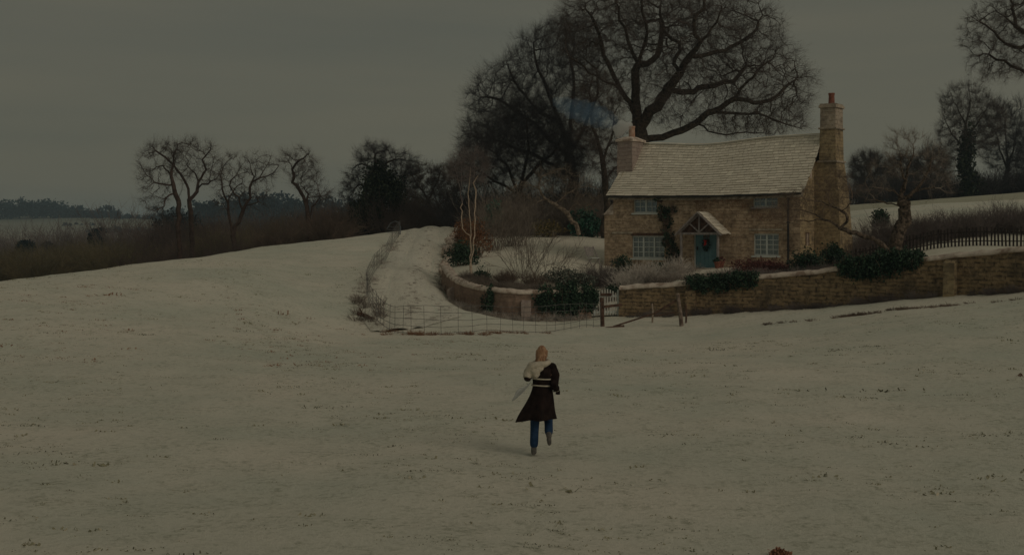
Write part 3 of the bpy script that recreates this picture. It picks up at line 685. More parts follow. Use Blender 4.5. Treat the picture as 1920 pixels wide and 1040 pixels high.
def twig_mesh(p, d, L, r, rng, seg=2, up=.15, bend=.35):
    n = len(p); d = d/np.linalg.norm(d, axis=1)[:,None]; Vs = []; Fs = []
    cur = p.copy(); dirn = d; base = 0; rings = []
    for s in range(seg+1):
        ref = np.tile(np.array([[.31,.87,.2]]), (n,1)); x = np.cross(dirn, ref); x /= np.linalg.norm(x, axis=1)[:,None]+1e-9; y = np.cross(dirn, x)
        a = np.arange(3)*2*np.pi/3; rr = r*(1-.75*s/seg)
        rings.append(cur[:,None]+rr[:,None,None]*(x[:,None]*np.cos(a)[None,:,None]+y[:,None]*np.sin(a)[None,:,None]))
        if s < seg:
            dirn = dirn+rng.normal(0, bend, (n,3)); dirn[:,2] += up; dirn /= np.linalg.norm(dirn, axis=1)[:,None]
            cur = cur+dirn*(L/seg)[:,None]
    V = np.stack(rings, 1).reshape(-1, 3); b = np.arange(n)[:,None,None]*3*(seg+1)+np.arange(seg)[None,:,None]*3; j = np.arange(3)[None,None]; j2 = (j+1)%3
    Fq = np.stack([b+j, b+j2, b+3+j2, b+3+j], -1).reshape(-1, 4)
    return V, Fq
def grow(skel, att, step, kill, infl, rng, trop=(0,0,.05), jit=.15, maxn=14000, iters=260):
    pos = [np.array(p) for p in skel[0]]; par = list(skel[1])
    A = np.array(att); near = np.full(len(A), -1); nd = np.full(len(A), 1e9); done = 0; alive = np.ones(len(A), bool)
    nch = [0]*len(pos)
    trop = np.array(trop)
    for it in range(iters):
        new = np.array(pos[done:]); 
        if len(new) == 0 or not alive.any(): break
        ai = np.where(alive)[0]; Aa = A[ai]
        for c0 in range(0, len(new), 400):
            nn_ = new[c0:c0+400]; d = np.sqrt(((Aa[:,None]-nn_[None])**2).sum(-1)); k = d.argmin(1); dm = d[np.arange(len(ai)), k]
            m = dm < nd[ai]; nd[ai[m]] = dm[m]; near[ai[m]] = done+c0+k[m]
        done = len(pos); alive &= nd > kill
        act = alive & (nd < infl)
        if not act.any():
            if not alive.any(): break
            infl *= 1.5; 
            if infl > 60: break
            act = alive & (nd < infl)
            if not act.any(): continue
        ii = np.where(act)[0]; PA = np.array(pos); v = A[ii]-PA[near[ii]]; v /= np.linalg.norm(v, axis=1)[:,None]+1e-9
        u, inv = np.unique(near[ii], return_inverse=True); sm = np.zeros((len(u),3)); np.add.at(sm, inv, v)
        grew = False
        for q, ni in enumerate(u):
            if nch[ni] >= 3: 
                continue
            s = sm[q]; l = np.linalg.norm(s)
            if l < 1e-6: continue
            dv = s/l+rng.normal(0, jit, 3)+trop; dv /= np.linalg.norm(dv)
            pos.append(PA[ni]+dv*step*rng.uniform(.8,1.2)); par.append(int(ni)); nch.append(0); nch[ni] += 1; grew = True
        if len(pos) > maxn or not grew: break
    return np.array(pos), np.array(par)
def skeleton(lines, D, rng, wander=.35, dens=.5):
    """lines: lists of (px,py[,depth offset]); a line whose first point touches an earlier line branches off it"""
    pos = []; par = []; 
    for li, ln in enumerate(lines):
        pts = []; dz = 0
        for k, q in enumerate(ln):
            off = q[2] if len(q) > 2 else None
            pts.append([q[0], q[1], off])
        # connect start
        if li == 0: offs = 0.0; prev = -1
        else:
            s = P(pts[0][0], pts[0][1], D); c = np.array(pos); dd_ = np.hypot(c[:,0]*D/c[:,1]-s[0], (c[:,2]-H)*D/c[:,1]-(s[2]-H)); prev = int(dd_.argmin()); offs = pos[prev][1]-D
        dirn = rng.choice([-1, 1])*rng.uniform(.2, 1)*wander if li else 0
        P3 = []
        for k, q in enumerate(pts):
            if q[2] is not None: o_ = q[2]
            else: o_ = offs+dirn*k*1.6+(rng.normal(0, wander*.4) if k else 0)
            P3.append(P(q[0], q[1], D+o_))
        if prev >= 0: P3[0] = pos[prev]
        sp = spline(P3, 6) if len(P3) > 1 else np.array(P3)
        acc = 0; last = sp[0]
        if prev < 0: pos.append(sp[0]); par.append(-1); prev = 0
        for s in sp[1:]:
            if np.linalg.norm(s-last) >= dens:
                pos.append(s+rng.normal(0, dens*.16, 3)); par.append(prev); prev = len(pos)-1; last = s
    return pos, par
def ell_points(ells, n, D, rng, shell=.5):
    out = []; W = np.array([e[2]*e[3] for e in ells], float); W /= W.sum()
    for e, w in zip(ells, W):
        m = int(n*w); v = rng.normal(0, 1, (m,3)); v /= np.linalg.norm(v, axis=1)[:,None]
        r = rng.uniform(0, 1, m)**(1/3*(1-shell)+.001) if shell > .5 else rng.uniform(0, 1, m)**(1/3)
        r = np.maximum(r, .25)
        c = P(e[0], e[1], D+(e[5] if len(e) > 5 else 0)); s = D/FP
        out.append(c+v*r[:,None]*np.array([e[2]*s, e[4], e[3]*s]))
    return np.vstack(out)
def make_tree(name, label, cat, lines, ells, D, natt=2500, step=.3, kill=.45, infl=2.5, Rt=.3, r0=.014, twigs=8000, tl=.55, tr=.009, seed=1,
              wood=None, twig=None, group=None, split=.05, skd=.4, jit=.18, trop=(0,0,.04), flare=1.4, ivy=None, twup=.12, maxn=14000, wander=.35, taper=.60):
    twigs = int(twigs*.9); tr *= .62; rng = np.random.default_rng(seed); sk = skeleton(lines, D, rng, wander, skd)
    att = ell_points(ells, natt, D, rng)
    pos, par = grow(sk, att, step, kill, infl, rng, trop, jit, maxn)
    n = len(pos); leaf = np.ones(n); ch = np.zeros(n, int); np.add.at(ch, par[par >= 0], 1)
    cnt = np.where(ch == 0, 1., 0.)
    for i in range(n-1, 0, -1): cnt[par[i]] += cnt[i]
    e = math.log(max(cnt[0], 3))/math.log(Rt/r0); rad = r0*cnt**(1/e); lc = np.log(cnt+1)/np.log(cnt[0]+1); rad = rad*(taper+(1-taper)*np.clip(lc,0,1)**4)
    # main child and directions
    mc = np.full(n, -1); best = np.zeros(n)
    for i in range(1, n):
        if cnt[i] > best[par[i]]: best[par[i]] = cnt[i]; mc[par[i]] = i
    dirs = np.zeros((n,3)); pp_ = np.where(par < 0, 0, par); dirs = pos-pos[pp_]; dirs[0] = (pos[mc[0]]-pos[0]); dirs /= np.linalg.norm(dirs, axis=1)[:,None]+1e-9
    # average with main child for smoother joints
    has = mc >= 0; dirs[has] = dirs[has]+dirs[mc[has]]; dirs /= np.linalg.norm(dirs, axis=1)[:,None]+1e-9
    # flare at root
    hgt = pos[:,2]-pos[0,2]; rad = rad*(1+(flare-1)*np.exp(-np.maximum(hgt,0)/(Rt*2.2))*(rad > Rt*.5))
    base = pos[0].copy(); o = empty(name, base); tag(o, label, cat, group)
    ed = np.where(par >= 0)[0]
    thick = ed[rad[ed] >= split]; thin = ed[rad[ed] < split]
    V, Fq = tubes(pos, par, rad, 9, thick, mc, dirs)
    # irregular bark surface
    V = V+ (np.sin(V[:, [1,2,0]]*9.1)+np.sin(V[:, [2,0,1]]*17.3))*(.05*min(.3, Rt*.35)*.5 if wood is not M['apple_bark'] else .022)
    me = np_mesh('trunk', V-base, Fq); me.polygons.foreach_set('use_smooth', [True]*len(Fq)); link('trunk', me, wood or M['bark'], o)
    V, Fq = tubes(pos, par, rad, 4, thin, mc, dirs)
    sel = np.where((rad < split*.55))[0] if twigs else []
    if twigs and len(sel):
        q = rng.choice(sel, twigs); cc = pos[sel].mean(0); ow = pos[q]-cc; ow /= np.linalg.norm(ow, axis=1)[:,None]+1e-9; d = dirs[q]*.6+ow*.45+rng.normal(0, .42, (twigs,3)); L = tl*rng.uniform(.4, 1.3, twigs)
        st = pos[q]-dirs[q]*rng.uniform(0, step, twigs)[:,None]
        V2, F2 = twig_mesh(st, d, L, np.full(twigs, tr), rng, 2, twup, .22)
        Fq = np.vstack([Fq, F2+len(V)]); V = np.vstack([V, V2])
        cen = V2.reshape(twigs, 3, 3, 3).mean(2); qi = rng.integers(0, twigs, twigs*2); f_ = rng.uniform(.2, .95, twigs*2)[:,None]; sg = rng.integers(0, 2, twigs*2)
        s0 = cen[qi, sg]*(1-f_)+cen[qi, sg+1]*f_; d2 = cen[qi, sg+1]-cen[qi, sg]; d2 /= np.linalg.norm(d2, axis=1)[:,None]+1e-9; d2 = d2+rng.normal(0, .5, (twigs*2,3))
        V3, F3 = twig_mesh(s0, d2, tl*.5*rng.uniform(.4, 1.2, twigs*2), np.full(twigs*2, tr*.7), rng, 1, twup)
        Fq = np.vstack([Fq, F3+len(V)]); V = np.vstack([V, V3])
    me = np_mesh('crown', V-base, Fq); link('crown', me, twig or M['twig'], o)
    return o, pos, rad
def leaves(cl, n, size, seed, base, clump=.0, flat=0, droop=0):
    """cl: list of (center xyz, radii xyz); leaf quads through a ragged shell around each"""
    rng = np.random.default_rng(seed); W = np.array([c[1][0]*c[1][2]+c[1][1]*c[1][2] for c in cl]); W /= W.sum(); out = []
    for (c, r), w in zip(cl, W):
        m = max(int(n*w), 10); nk = max(6, m//28); kc = rng.normal(0, 1, (nk,3)); kc /= np.linalg.norm(kc, axis=1)[:,None]
        kr = rng.uniform(.35, 1.05, nk); k = rng.integers(0, nk, m)
        p = kc[k]*kr[k][:,None]+rng.normal(0, .16, (m,3))
        out.append(np.array(c)+p*np.array(r))
    p = np.vstack(out); m = len(p); d = rng.normal(0, 1, (m,3)); d[:,2] -= droop; d /= np.linalg.norm(d, axis=1)[:,None]
    s = np.cross(d, rng.normal(0, 1, (m,3))); s /= np.linalg.norm(s, axis=1)[:,None]; sz = size*rng.uniform(.6, 1.4, m)[:,None]
    V = np.stack([p, p+d*sz*.5+s*sz*.36, p+d*sz, p+d*sz*.5-s*sz*.36], 1).reshape(-1, 3)
    return V-np.array(base), np.arange(m*4).reshape(-1, 4)
def leafy(name, label, cat, cl, n, size, m_, seed=1, group=None, stems=True, kind=None, sm=None, droop=0):
    base = np.array([cl[0][0][0], cl[0][0][1], min(c[0][2]-c[1][2] for c in cl)])
    V, Fq = leaves(cl, n, size, seed, base, droop=droop)
    me = np_mesh('foliage', V, Fq)
    if kind or not stems:
        o = link(name, me, m_, None, base); tag(o, label, cat, group, kind); return o
    o = empty(name, base); tag(o, label, cat, group); link('foliage', me, m_, o)
    rng = np.random.default_rng(seed+50); st = []; dd_ = []; LL_ = []
    for c, r in cl:
        k = 26; a = rng.uniform(-1, 1, (k,3)); b0 = np.array([c[0], c[1], c[2]-r[2]*.95])+a*np.array([r[0]*.35, r[1]*.35, 0]); t_ = np.array(c)+a*np.array(r)*.8+[0,0,r[2]*.35]
        st.append(b0); dd_.append(t_-b0); LL_.append(np.linalg.norm(t_-b0, axis=1)*1.05)
    V, Fq = twig_mesh(np.vstack(st), np.vstack(dd_), np.concatenate(LL_), np.full(len(st)*26, .018), rng, 4, .0, .12)
    link('stems', np_mesh('stems', V-base, Fq), sm or M['twig_brown'], o)
    return o
def twig_bush_data(h, r, n, seed, tr=.012, spread=.6, sub=4, rz=1.0, up=.05, subl=.35):
    """arching stems with side twigs; radius r, height h"""
    rng = np.random.default_rng(seed); a = rng.uniform(0, 2*np.pi, n); q = np.sqrt(rng.uniform(0, 1, n))
    b = np.stack([np.cos(a)*q*r*.45, np.sin(a)*q*r*.45*rz, np.zeros(n)], -1)
    L = h*rng.uniform(.55, 1.05, n); d = np.stack([np.cos(a)*q*spread*r/h*1.1, np.sin(a)*q*spread*r/h*1.1*rz, np.ones(n)], -1)+rng.normal(0, .14, (n,3))
    V, Fq = twig_mesh(b, d, L, np.full(n, tr), rng, 4, up*-1, .16)
    Vr = V.reshape(n, 5, 3, 3).mean(2)
    k = n*sub; qi = rng.integers(0, n, k); t_ = rng.uniform(.8, 3.99, k); i0 = t_.astype(int); f = (t_-i0)[:,None]
    s0 = Vr[qi, i0]*(1-f)+Vr[qi, i0+1]*f; dd_ = (Vr[qi, i0+1]-Vr[qi, i0]); dd_ /= np.linalg.norm(dd_, axis=1)[:,None]; dd_ = dd_+rng.normal(0, .55, (k,3))
    V2, F2 = twig_mesh(s0, dd_, h*subl*rng.uniform(.3, 1, k), np.full(k, tr*.62), rng, 2, .1, .3)
    return np.vstack([V, V2]), np.vstack([Fq, F2+len(V)])
def bush(name, label, cat, x, y, z, h, r, n, m_, seed=1, group=None, **kw):
    V, Fq = twig_bush_data(h, r, n, seed, **kw); o = link(name, np_mesh(name, V, Fq), m_, None, (x, y, z)); tag(o, label, cat, group); return o
def gp(px, py, D): p = P(px, py, D); return p
def onG(px, D): x = (px-960)/FP*D; return x, D, G1(x, D)
def onF(px, D): x = (px-960)/FP*D; return x, D, F1(x, D)

# ------------------------------------------------------------------ big trees
OAKD = 82
make_tree('oak_tree', 'huge bare spreading oak directly behind the cottage roof', 'tree',
 [[(1200,437),(1200,330),(1198,262),(1196,222)],
  [(1196,222),(1176,185),(1150,160),(1118,146),(1085,118),(1060,95)],
  [(1197,225),(1192,165),(1193,120),(1180,80),(1165,40),(1155,5)],
  [(1198,240),(1230,198),(1256,165),(1272,140),(1292,108),(1312,85),(1335,55),(1352,20)],
  [(1272,140),(1262,112),(1276,86),(1242,52),(1236,5)],
  [(1292,108),(1330,102),(1370,88),(1410,60),(1430,30)],
  [(1200,262),(1262,252),(1305,228),(1340,207),(1372,188),(1398,160),(1425,130),(1455,100)],
  [(1340,207),(1375,215),(1420,214),(1462,228),(1505,242)],
  [(1372,188),(1430,192),(1470,168),(1495,145)],
  [(1256,165),(1290,176),(1325,160),(1372,152),(1400,120)],
  [(1193,120),(1228,106),(1240,70),(1236,30)],
  [(1176,185),(1140,122),(1122,65),(1100,15)],
  [(1305,228),(1345,250),(1400,250),(1450,252)],
  [(1193,120),(1212,60),(1205,5),(1225,-40)],
  [(1312,85),(1300,45),(1320,5),(1300,-40)]],
 [(1240,60,190,110,6,0),(1420,165,108,92,5,0),(1120,60,95,75,5,0),(1350,75,125,95,5.5,0),(1230,20,160,75,6,0),(1400,225,118,32,4,0),(1260,170,120,65,5,0)],
 OAKD, natt=11000, step=.30, kill=.36, infl=1.5, Rt=.60, r0=.012, twigs=36000, tl=.85, tr=.0072, seed=11, taper=.78, skd=.42, maxn=22000, jit=.42, wander=.5, flare=1.3, split=.045)
make_tree('broad_tree', 'dense dark bare tree with fine twigs behind the cottage, left of the oak', 'tree',
 [[(1078,445),(1078,380),(1072,320),(1066,290)],[(1066,290),(1050,230),(1030,180),(1010,130),(1000,80)],[(1066,290),(1070,220),(1075,150),(1070,80)],
  [(1070,300),(1030,260),(985,220),(940,190),(900,180)],[(1070,330),(1020,300),(970,280),(930,262),(890,255)],[(1066,290),(1100,230),(1120,180),(1118,120)],[(1050,230),(1000,200),(965,150),(950,115)]],
 [(1030,140,95,95,5,0),(960,200,90,90,5,0),(930,245,70,55,4,0),(1080,220,60,120,4,0),(1060,90,70,60,4,0)],
 96, natt=6500, step=.36, kill=.42, infl=1.8, Rt=.42, r0=.015, twigs=24000, tl=.95, tr=.0080, taper=.75, seed=21, skd=.5, maxn=16000, jit=.10, twig=M['twig_dark'], twup=.3)
make_tree('broad_tree', 'low fan-shaped dark tree at the left edge of the trees behind the garden', 'tree',
 [[(985,445),(985,400),(975,360)],[(975,360),(950,310),(920,280),(890,270)],[(975,360),(985,300),(990,250),(980,210)],[(975,360),(1010,310),(1040,280),(1060,240)],[(975,370),(920,330),(880,310),(862,290)]],
 [(930,290,75,60,4,0),(990,260,80,75,4,0),(1040,290,60,60,4,0),(900,320,55,40,3,0)],
 88, natt=4500, step=.34, kill=.4, infl=1.8, Rt=.26, r0=.014, twigs=19000, tl=.95, tr=.0090, seed=22, skd=.5, jit=.2, twig=M['twig_dark'], twup=.2)
make_tree('broad_tree', 'slim dark bare tree close behind the left chimney', 'tree',
 [[(1135,445),(1137,380),(1133,320),(1128,280)],[(1128,280),(1110,220),(1105,170),(1120,130)],[(1130,300),(1150,240),(1160,200)],[(1135,330),(1165,300),(1190,290)]],
 [(1120,210,55,80,3,0),(1145,290,45,55,3,0)],
 78, natt=1800, step=.3, kill=.36, infl=1.6, Rt=.2, r0=.013, twigs=7000, tl=.6, tr=.008, seed=23, skd=.45, jit=.22)
# trees on the left horizon
D3 = 105
make_tree('field_tree', 'bare twisting tree, leftmost of the row on the left crest', 'tree',
 [[(336,500),(335,440),(335,395),(333,370),(326,350)],[(326,350),(322,330),(310,318),(300,310),(285,318),(268,326)],[(322,332),(326,300),(320,280),(309,264)],[(326,365),(312,372),(305,388),(290,396),(274,406)],[(322,345),(300,345),(285,340)],[(324,305),(300,290),(288,275)],[(333,370),(341,352),(340,335)]],
 [(300,300,44,38,2.2,0),(290,360,32,44,2,0),(318,282,34,20,2,0),(272,325,20,18,1.6,0)], D3, natt=650, step=.26, kill=.42, infl=1.6, Rt=.20, r0=.014, twigs=2200, tl=.75, tr=.008, taper=.85, seed=31, wood=M['bark_far'], skd=.35, jit=.35)
make_tree('field_tree', 'bare forked tree with high domed crown, second in the row on the left crest', 'tree',
 [[(360,500),(360,440),(357,400),(355,374),(350,350)],[(350,350),(338,325),(326,305),(329,282),(345,264)],[(356,378),(370,360),(373,340),(385,320),(400,310),(410,300)],[(373,340),(365,325),(351,310),(350,290),(362,266)],[(372,355),(395,340),(406,336)],[(385,320),(380,300),(392,280)]],
 [(345,300,38,44,2.4,0),(385,308,38,42,2.4,0),(368,278,44,18,2.4,0),(405,330,18,20,1.6,0)], D3+3, natt=800, step=.26, kill=.4, infl=1.6, Rt=.20, r0=.014, twigs=2200, tl=.75, tr=.008, taper=.85, seed=32, wood=M['bark_far'], skd=.35, jit=.35)
make_tree('field_tree', 'bare gnarled tree with wide tangled crown, third in the row on the left crest', 'tree',
 [[(440,500),(440,470),(437,440),(430,400),(424,375),(415,352)],[(415,352),(413,330),(420,310),(432,294)],[(439,445),(455,395),(468,370),(470,345),(490,330),(500,310),(512,292)],[(470,345),(472,320),(465,300)],[(424,375),(440,355),(460,340)],[(455,395),(445,370),(430,350),(440,330)],[(430,400),(415,380),(405,385)],[(490,330),(510,325),(522,310)],[(462,385),(485,378),(500,390)]],
 [(435,320,38,38,2,0),(485,320,40,38,2,0),(460,360,50,42,2,0),(415,370,22,28,1.5,0)], D3-3, natt=1100, step=.26, kill=.4, infl=1.6, Rt=.20, r0=.014, twigs=2200, tl=.75, tr=.008, taper=.85, seed=33, wood=M['bark_far'], skd=.35, jit=.4)
make_tree('field_tree', 'bare crooked tree leaning left, rightmost of the row on the left crest', 'tree',
 [[(583,490),(582,455),(577,405),(572,375),(566,360),(556,349),(547,340)],[(547,340),(550,325),(548,316),(540,300),(530,282)],[(549,318),(560,302),(574,294),(583,282)],[(575,392),(578,365),(565,348),(566,328),(568,312)],[(566,328),(580,318),(588,330)],[(577,405),(592,380),(605,365)]],
 [(552,300,30,24,1.6,0),(575,335,30,40,1.6,0),(600,365,24,22,1.4,0)], D3-8, natt=550, step=.26, kill=.38, infl=1.6, Rt=.20, r0=.014, twigs=2200, tl=.7, tr=.008, taper=.85, seed=34, wood=M['bark_far'], skd=.32, jit=.35)
o, pos, rad = make_tree('ivy_clad_tree', 'dark ivy-thick tree with bare top beyond the crest left of the lane', 'tree',
 [[(700,470),(698,420),(696,370),(702,320),(704,290),(696,276)],[(696,362),(672,345),(660,365),(645,376)],[(702,320),(680,310),(662,318)],[(700,330),(725,305),(750,300),(770,310)],[(704,292),(722,280),(735,285)],[(698,400),(730,350),(760,330)]],
 [(705,290,38,24,2,0),(745,310,42,30,2,0),(660,350,22,32,1.6,0),(690,320,28,28,2,0)], 100, natt=1300, step=.26, kill=.36, infl=1.6, Rt=.34, r0=.014, twigs=5500, tl=.7, tr=.009, seed=35, wood=M['bark_far'], twig=M['twig_dark'], skd=.35, jit=.3)
def ellw(px, py, rx, ry, rd, D): s = D/FP; return (P(px, py, D), (rx*s, rd, ry*s))
def add_foliage(o, ells, n, size, m_, seed, name='ivy'):
    base = np.array(o.location); V, Fq = leaves(ells, n, size, seed, base); link(name, np_mesh(name, V, Fq), m_, o)
add_foliage(o, [ellw(700,375,26,62,1.6,99.5),(ellw(735,365,30,42,1.6,100)),ellw(715,330,26,26,1.4,100),ellw(680,410,24,34,1.5,99)], 13000, .17, M['ivy_far'], 5)
make_tree('broad_tree', 'brown bare tree beyond the top of the lane', 'tree',
 [[(808,470),(806,400),(800,370)],[(800,370),(780,340),(768,315)],[(802,375),(820,340),(832,310)],[(806,400),(840,370),(855,350)],[(800,380),(760,365),(745,355)]],
 [(790,345,48,38,2.5,0),(835,345,36,36,2.5,0),(770,375,44,34,2.5,0)], 112, natt=2000, step=.28, kill=.38, infl=1.8, Rt=.24, r0=.014, twigs=12000, tl=.6, tr=.011, seed=36, wood=M['bark_far'], skd=.35, jit=.25, twup=.25)
x_, y_ = (213-960)/FP*190, 190
SLENDER = (x_, y_, F1(x_, y_))
# right-hand trees
make_tree('broad_tree', 'bare tree reaching into the frame at the top right corner', 'tree',
 [[(2060,480),(2050,300),(2030,180),(2000,110)],[(2000,110),(1950,80),(1905,50),(1870,20)],[(2010,150),(1960,140),(1910,130),(1870,110),(1840,100)],[(1950,80),(1900,90),(1860,60),(1820,30)],[(2000,110),(2020,40),(1990,-30)],[(1905,50),(1900,10),(1880,-30)]],
 [(1900,60,98,75,3,0),(1880,120,62,38,3,0),(1960,20,100,80,3,0)], 66, natt=3200, step=.24, kill=.3, infl=1.6, Rt=.33, r0=.010, twigs=13000, tl=.45, tr=.006, seed=41, skd=.35, jit=.3)
o, pos, rad = make_tree('ivy_clad_tree', 'bare tree with ivy-wrapped trunk on the far right skyline', 'tree',
 [[(1813,372),(1812,320),(1810,270),(1812,235)],[(1812,235),(1795,200),(1780,170)],[(1812,235),(1820,190),(1815,160)],[(1812,260),(1840,220),(1860,185)],[(1811,280),(1785,250),(1770,215)]],
 [(1810,200,48,45,3,0),(1800,255,45,55,3,0),(1850,230,40,50,3,0)], 142, natt=2300, step=.4, kill=.45, infl=2.5, Rt=.3, r0=.016, twigs=9000, tl=.9, tr=.013, seed=42, skd=.5, jit=.2, twup=.3)
add_foliage(o, [ellw(1812,300,15,62,1.2,141),ellw(1822,340,20,24,1.2,141)], 3000, .30, M['ivy_far'], 6)
for k_, (bx, cx, cyy, rx, ry, D_, lab) in enumerate([(1885,1885,255,55,75,150,'rounded bare tree at the right edge of the skyline'),(1745,1748,320,34,44,150,'small bare tree on the skyline just left of the ivy-wrapped trunk'),
      (1630,1628,320,34,36,155,'pale small bare tree on the skyline beside the tall chimney'),(1690,1690,325,32,34,158,'little bare tree on the skyline behind the gnarled apple tree'),(1950,1945,290,60,65,146,'dark bare tree at the far right end of the skyline')]):
    yb = 384-(bx-1600)*.07
    make_tree('broad_tree', lab, 'tree', [[(bx,yb+2),(bx+2,(yb+cyy)/2+12)],[(bx+2,(yb+cyy)/2+12),(cx-rx*.4,cyy-ry*.2)],[(bx+2,(yb+cyy)/2+12),(cx+rx*.4,cyy-ry*.2)],[(bx+2,(yb+cyy)/2+12),(cx,cyy-ry*.4)]],
      [(cx,cyy,rx,ry,3,0),(cx,cyy+ry*.5,rx*.8,ry*.4,3,0)], D_, natt=1100, step=.42, kill=.55, infl=2.5, Rt=.26, r0=.016, twigs=7000, tl=1.0, tr=.013, seed=60+k_, skd=.5, jit=.2, twup=.3,
      twig=M['twig_dark'] if k_ in (0, 4) else M['twig'])
# gnarled apple tree by the wall
APD = 53.5
make_tree('apple_tree', 'old gnarled apple tree with knotted trunk right of the cottage, one long bough reaching left', 'tree',
 [[(1680,486),(1678,462),(1684,438),(1694,415),(1698,392),(1690,374)],
  [(1684,374),(1694,356),(1700,338)],[(1690,380),(1712,362),(1738,352),(1762,352),(1790,345)],[(1684,390),(1664,380),(1645,376),(1622,372)],
  [(1684,374),(1672,358),(1650,352),(1630,350)],[(1700,338),(1688,318),(1690,295)],[(1712,362),(1735,330),(1750,300)],[(1684,374),(1700,330),(1715,290)],[(1762,352),(1780,362),(1792,358)],[(1645,376),(1630,360),(1622,340),(1632,322)],[(1738,352),(1742,372),(1735,380)]],
 [(1720,300,62,50,1.6,0),(1655,320,34,40,1.4,0),(1755,330,40,28,1.4,0),(1690,262,46,26,1.3,0),(1630,360,36,18,1,0)], APD, natt=480, step=.13, kill=.22, infl=1.0, Rt=.25, r0=.006, twigs=3200, tl=.36, tr=.005, seed=51,
 wood=M['apple_bark'], twig=M['twig_grey'], skd=.16, jit=.42, split=.022, wander=.2)
make_tree('apple_bough', 'long low apple bough sweeping left in front of the cottage gable', 'bough',
 [[(1668,474),(1655,458),(1630,445),(1603,436),(1575,427),(1545,412),(1500,414),(1462,412),(1440,406)],
  [(1578,428),(1590,410),(1582,395),(1562,387),(1536,379),(1500,370),(1470,366)],[(1590,410),(1602,405)],[(1562,387),(1552,370),(1560,350)],[(1545,412),(1520,398),(1490,392)],[(1500,414),(1470,420),(1450,415)],[(1582,395),(1598,372),(1590,345),(1575,330)],[(1500,370),(1460,365),(1425,372)]],
 [(1530,375,62,34,.9,0),(1480,392,50,22,.9,0),(1570,350,34,34,.9,0)], 52.6, natt=700, step=.13, kill=.2, infl=.9, Rt=.10, r0=.005, twigs=3000, tl=.36, tr=.004, seed=52,
 wood=M['apple_bark'], twig=M['twig_brown'], skd=.16, jit=.4, split=.02, wander=.12, flare=1.1)
# birch, bleached fallen limbs, saplings
bk = onG(884, 57.5); by_ = HZ+(H-bk[2])*FP/57.5+4
make_tree('birch_tree', 'slim white-barked birch with three stems at the curve of the garden wall', 'tree',
 [[(884,by_),(884,500)],[(884,500),(881,446),(869,430),(866,380),(864,330),(864,296)],[(884,500),(882,420),(881,390),(877,368),(881,335),(885,300)],[(884,500),(889,440),(892,366),(889,350),(890,300)],[(866,380),(858,340),(852,312)],[(889,350),(900,320),(905,300)]],
 [(862,312,26,32,1,0),(890,312,30,34,1,0)], 57.5, natt=420, step=.16, kill=.2, infl=.8, Rt=.062, r0=.005, twigs=2200, tl=.45, tr=.0045, seed=53, wood=M['birch'], twig=M['twig_purple'], skd=.2, jit=.2, split=.016, wander=.1, flare=1.3)
make_tree('fallen_apple_tree', 'low crooked tree with bleached bent limbs behind the lawn left of the cottage', 'tree',
 [[(1085,440),(1075,415),(1062,400),(1042,386),(1020,370),(1012,352)],[(1012,352),(1008,345),(1018,330),(1036,322),(1058,316),(1066,324)],[(1042,386),(1062,364),(1088,352),(1115,350)],[(1062,400),(1080,382),(1102,388),(1116,372)],[(1062,400),(1072,412),(1085,410)],[(1012,352),(990,344),(970,338)],[(1020,370),(1006,380),(990,392)],[(1075,362),(1090,370),(1100,362)]],
 [(1050,340,62,30,1.5,0),(1090,370,42,32,1.2,0),(990,360,40,26,1.2,0)], 77, natt=700, step=.2, kill=.34, infl=1.2, Rt=.14, r0=.012, twigs=1800, tl=.5, tr=.008, seed=54, wood=M['bleached'], twig=M['bleached'], skd=.25, jit=.4, split=.03, wander=.15, flare=1.0)

# ------------------------------------------------------------------ hedgerow, scrub and distant woods
def scatter_bushes(name, label, cat, spots, hr, rr, n, m_, seeds=3, group=None, tr=.012, kind=None, sub=5, sep=True, spread=.8, up=.05):
    rnd = random.Random(len(spots)+n); base = [np_mesh(name, *twig_bush_data(1.0, .62, n, 100+s, tr=tr/hr[0], spread=spread, sub=sub, up=up)) for s in range(seeds)]
    for b in base: b.materials.append(m_)
    for i, (x, y, z) in enumerate(spots):
        o = bpy.data.objects.new(name, base[i%seeds]); COL.objects.link(o)
        h = rnd.uniform(*hr); r = rnd.uniform(*rr)/.62; o.location = (x, y, z); o.scale = (r, r, h); o.rotation_euler = (0, 0, rnd.uniform(0, 6.28)); tag(o, label, cat, group, kind)
rnd = random.Random(12)
def merged(name, label, cat, spots, hr, rr, n, m_, seed=1, tr=.012, sub=5, spread=.8, subl=.35, kind='stuff', rz=1):
    rn = random.Random(seed); rg = np.random.default_rng(seed); Vs = []; Fs = []; b = 0
    for i, s in enumerate(spots):
        h = rn.uniform(*hr); r = rn.uniform(*rr)
        V, Fq = twig_bush_data(h, r, n, seed*77+i, tr=tr, spread=spread, sub=sub, subl=subl, rz=rz); V = V+np.array(s[:3]); Vs.append(V); Fs.append(Fq+b); b += len(V)
    base = np.array(spots[0]); me = np_mesh(name, np.vstack(Vs)-base, np.vstack(Fs)); o = link(name, me, m_, None, base); tag(o, label, cat, None, kind); return o
sp = []
for i in range(60):
    px = 250+i*10.5+rnd.uniform(-6, 6); D_ = 100+rnd.uniform(-3, 22)-(px-250)*.006; x = (px-960)/FP*D_; sp.append((x, D_, F1(x, D_)-.3))
merged('thicket', 'dense dark brown winter thicket under the row of trees on the left crest', 'undergrowth', sp[::2], (1.6, 3.0), (1.5, 2.4), 80, M['twig_deep'], 2, tr=.018, sub=6)
merged('thicket', 'olive and rust tinted bushes mixed through the thicket on the left crest', 'undergrowth', [(a+3, b+9, F1(a+3, b+9)-.3) for a, b, c in sp[1::3]], (2.2, 4.2), (1.6, 2.8), 80, M['twig_olive'], 52, tr=.018, sub=6)
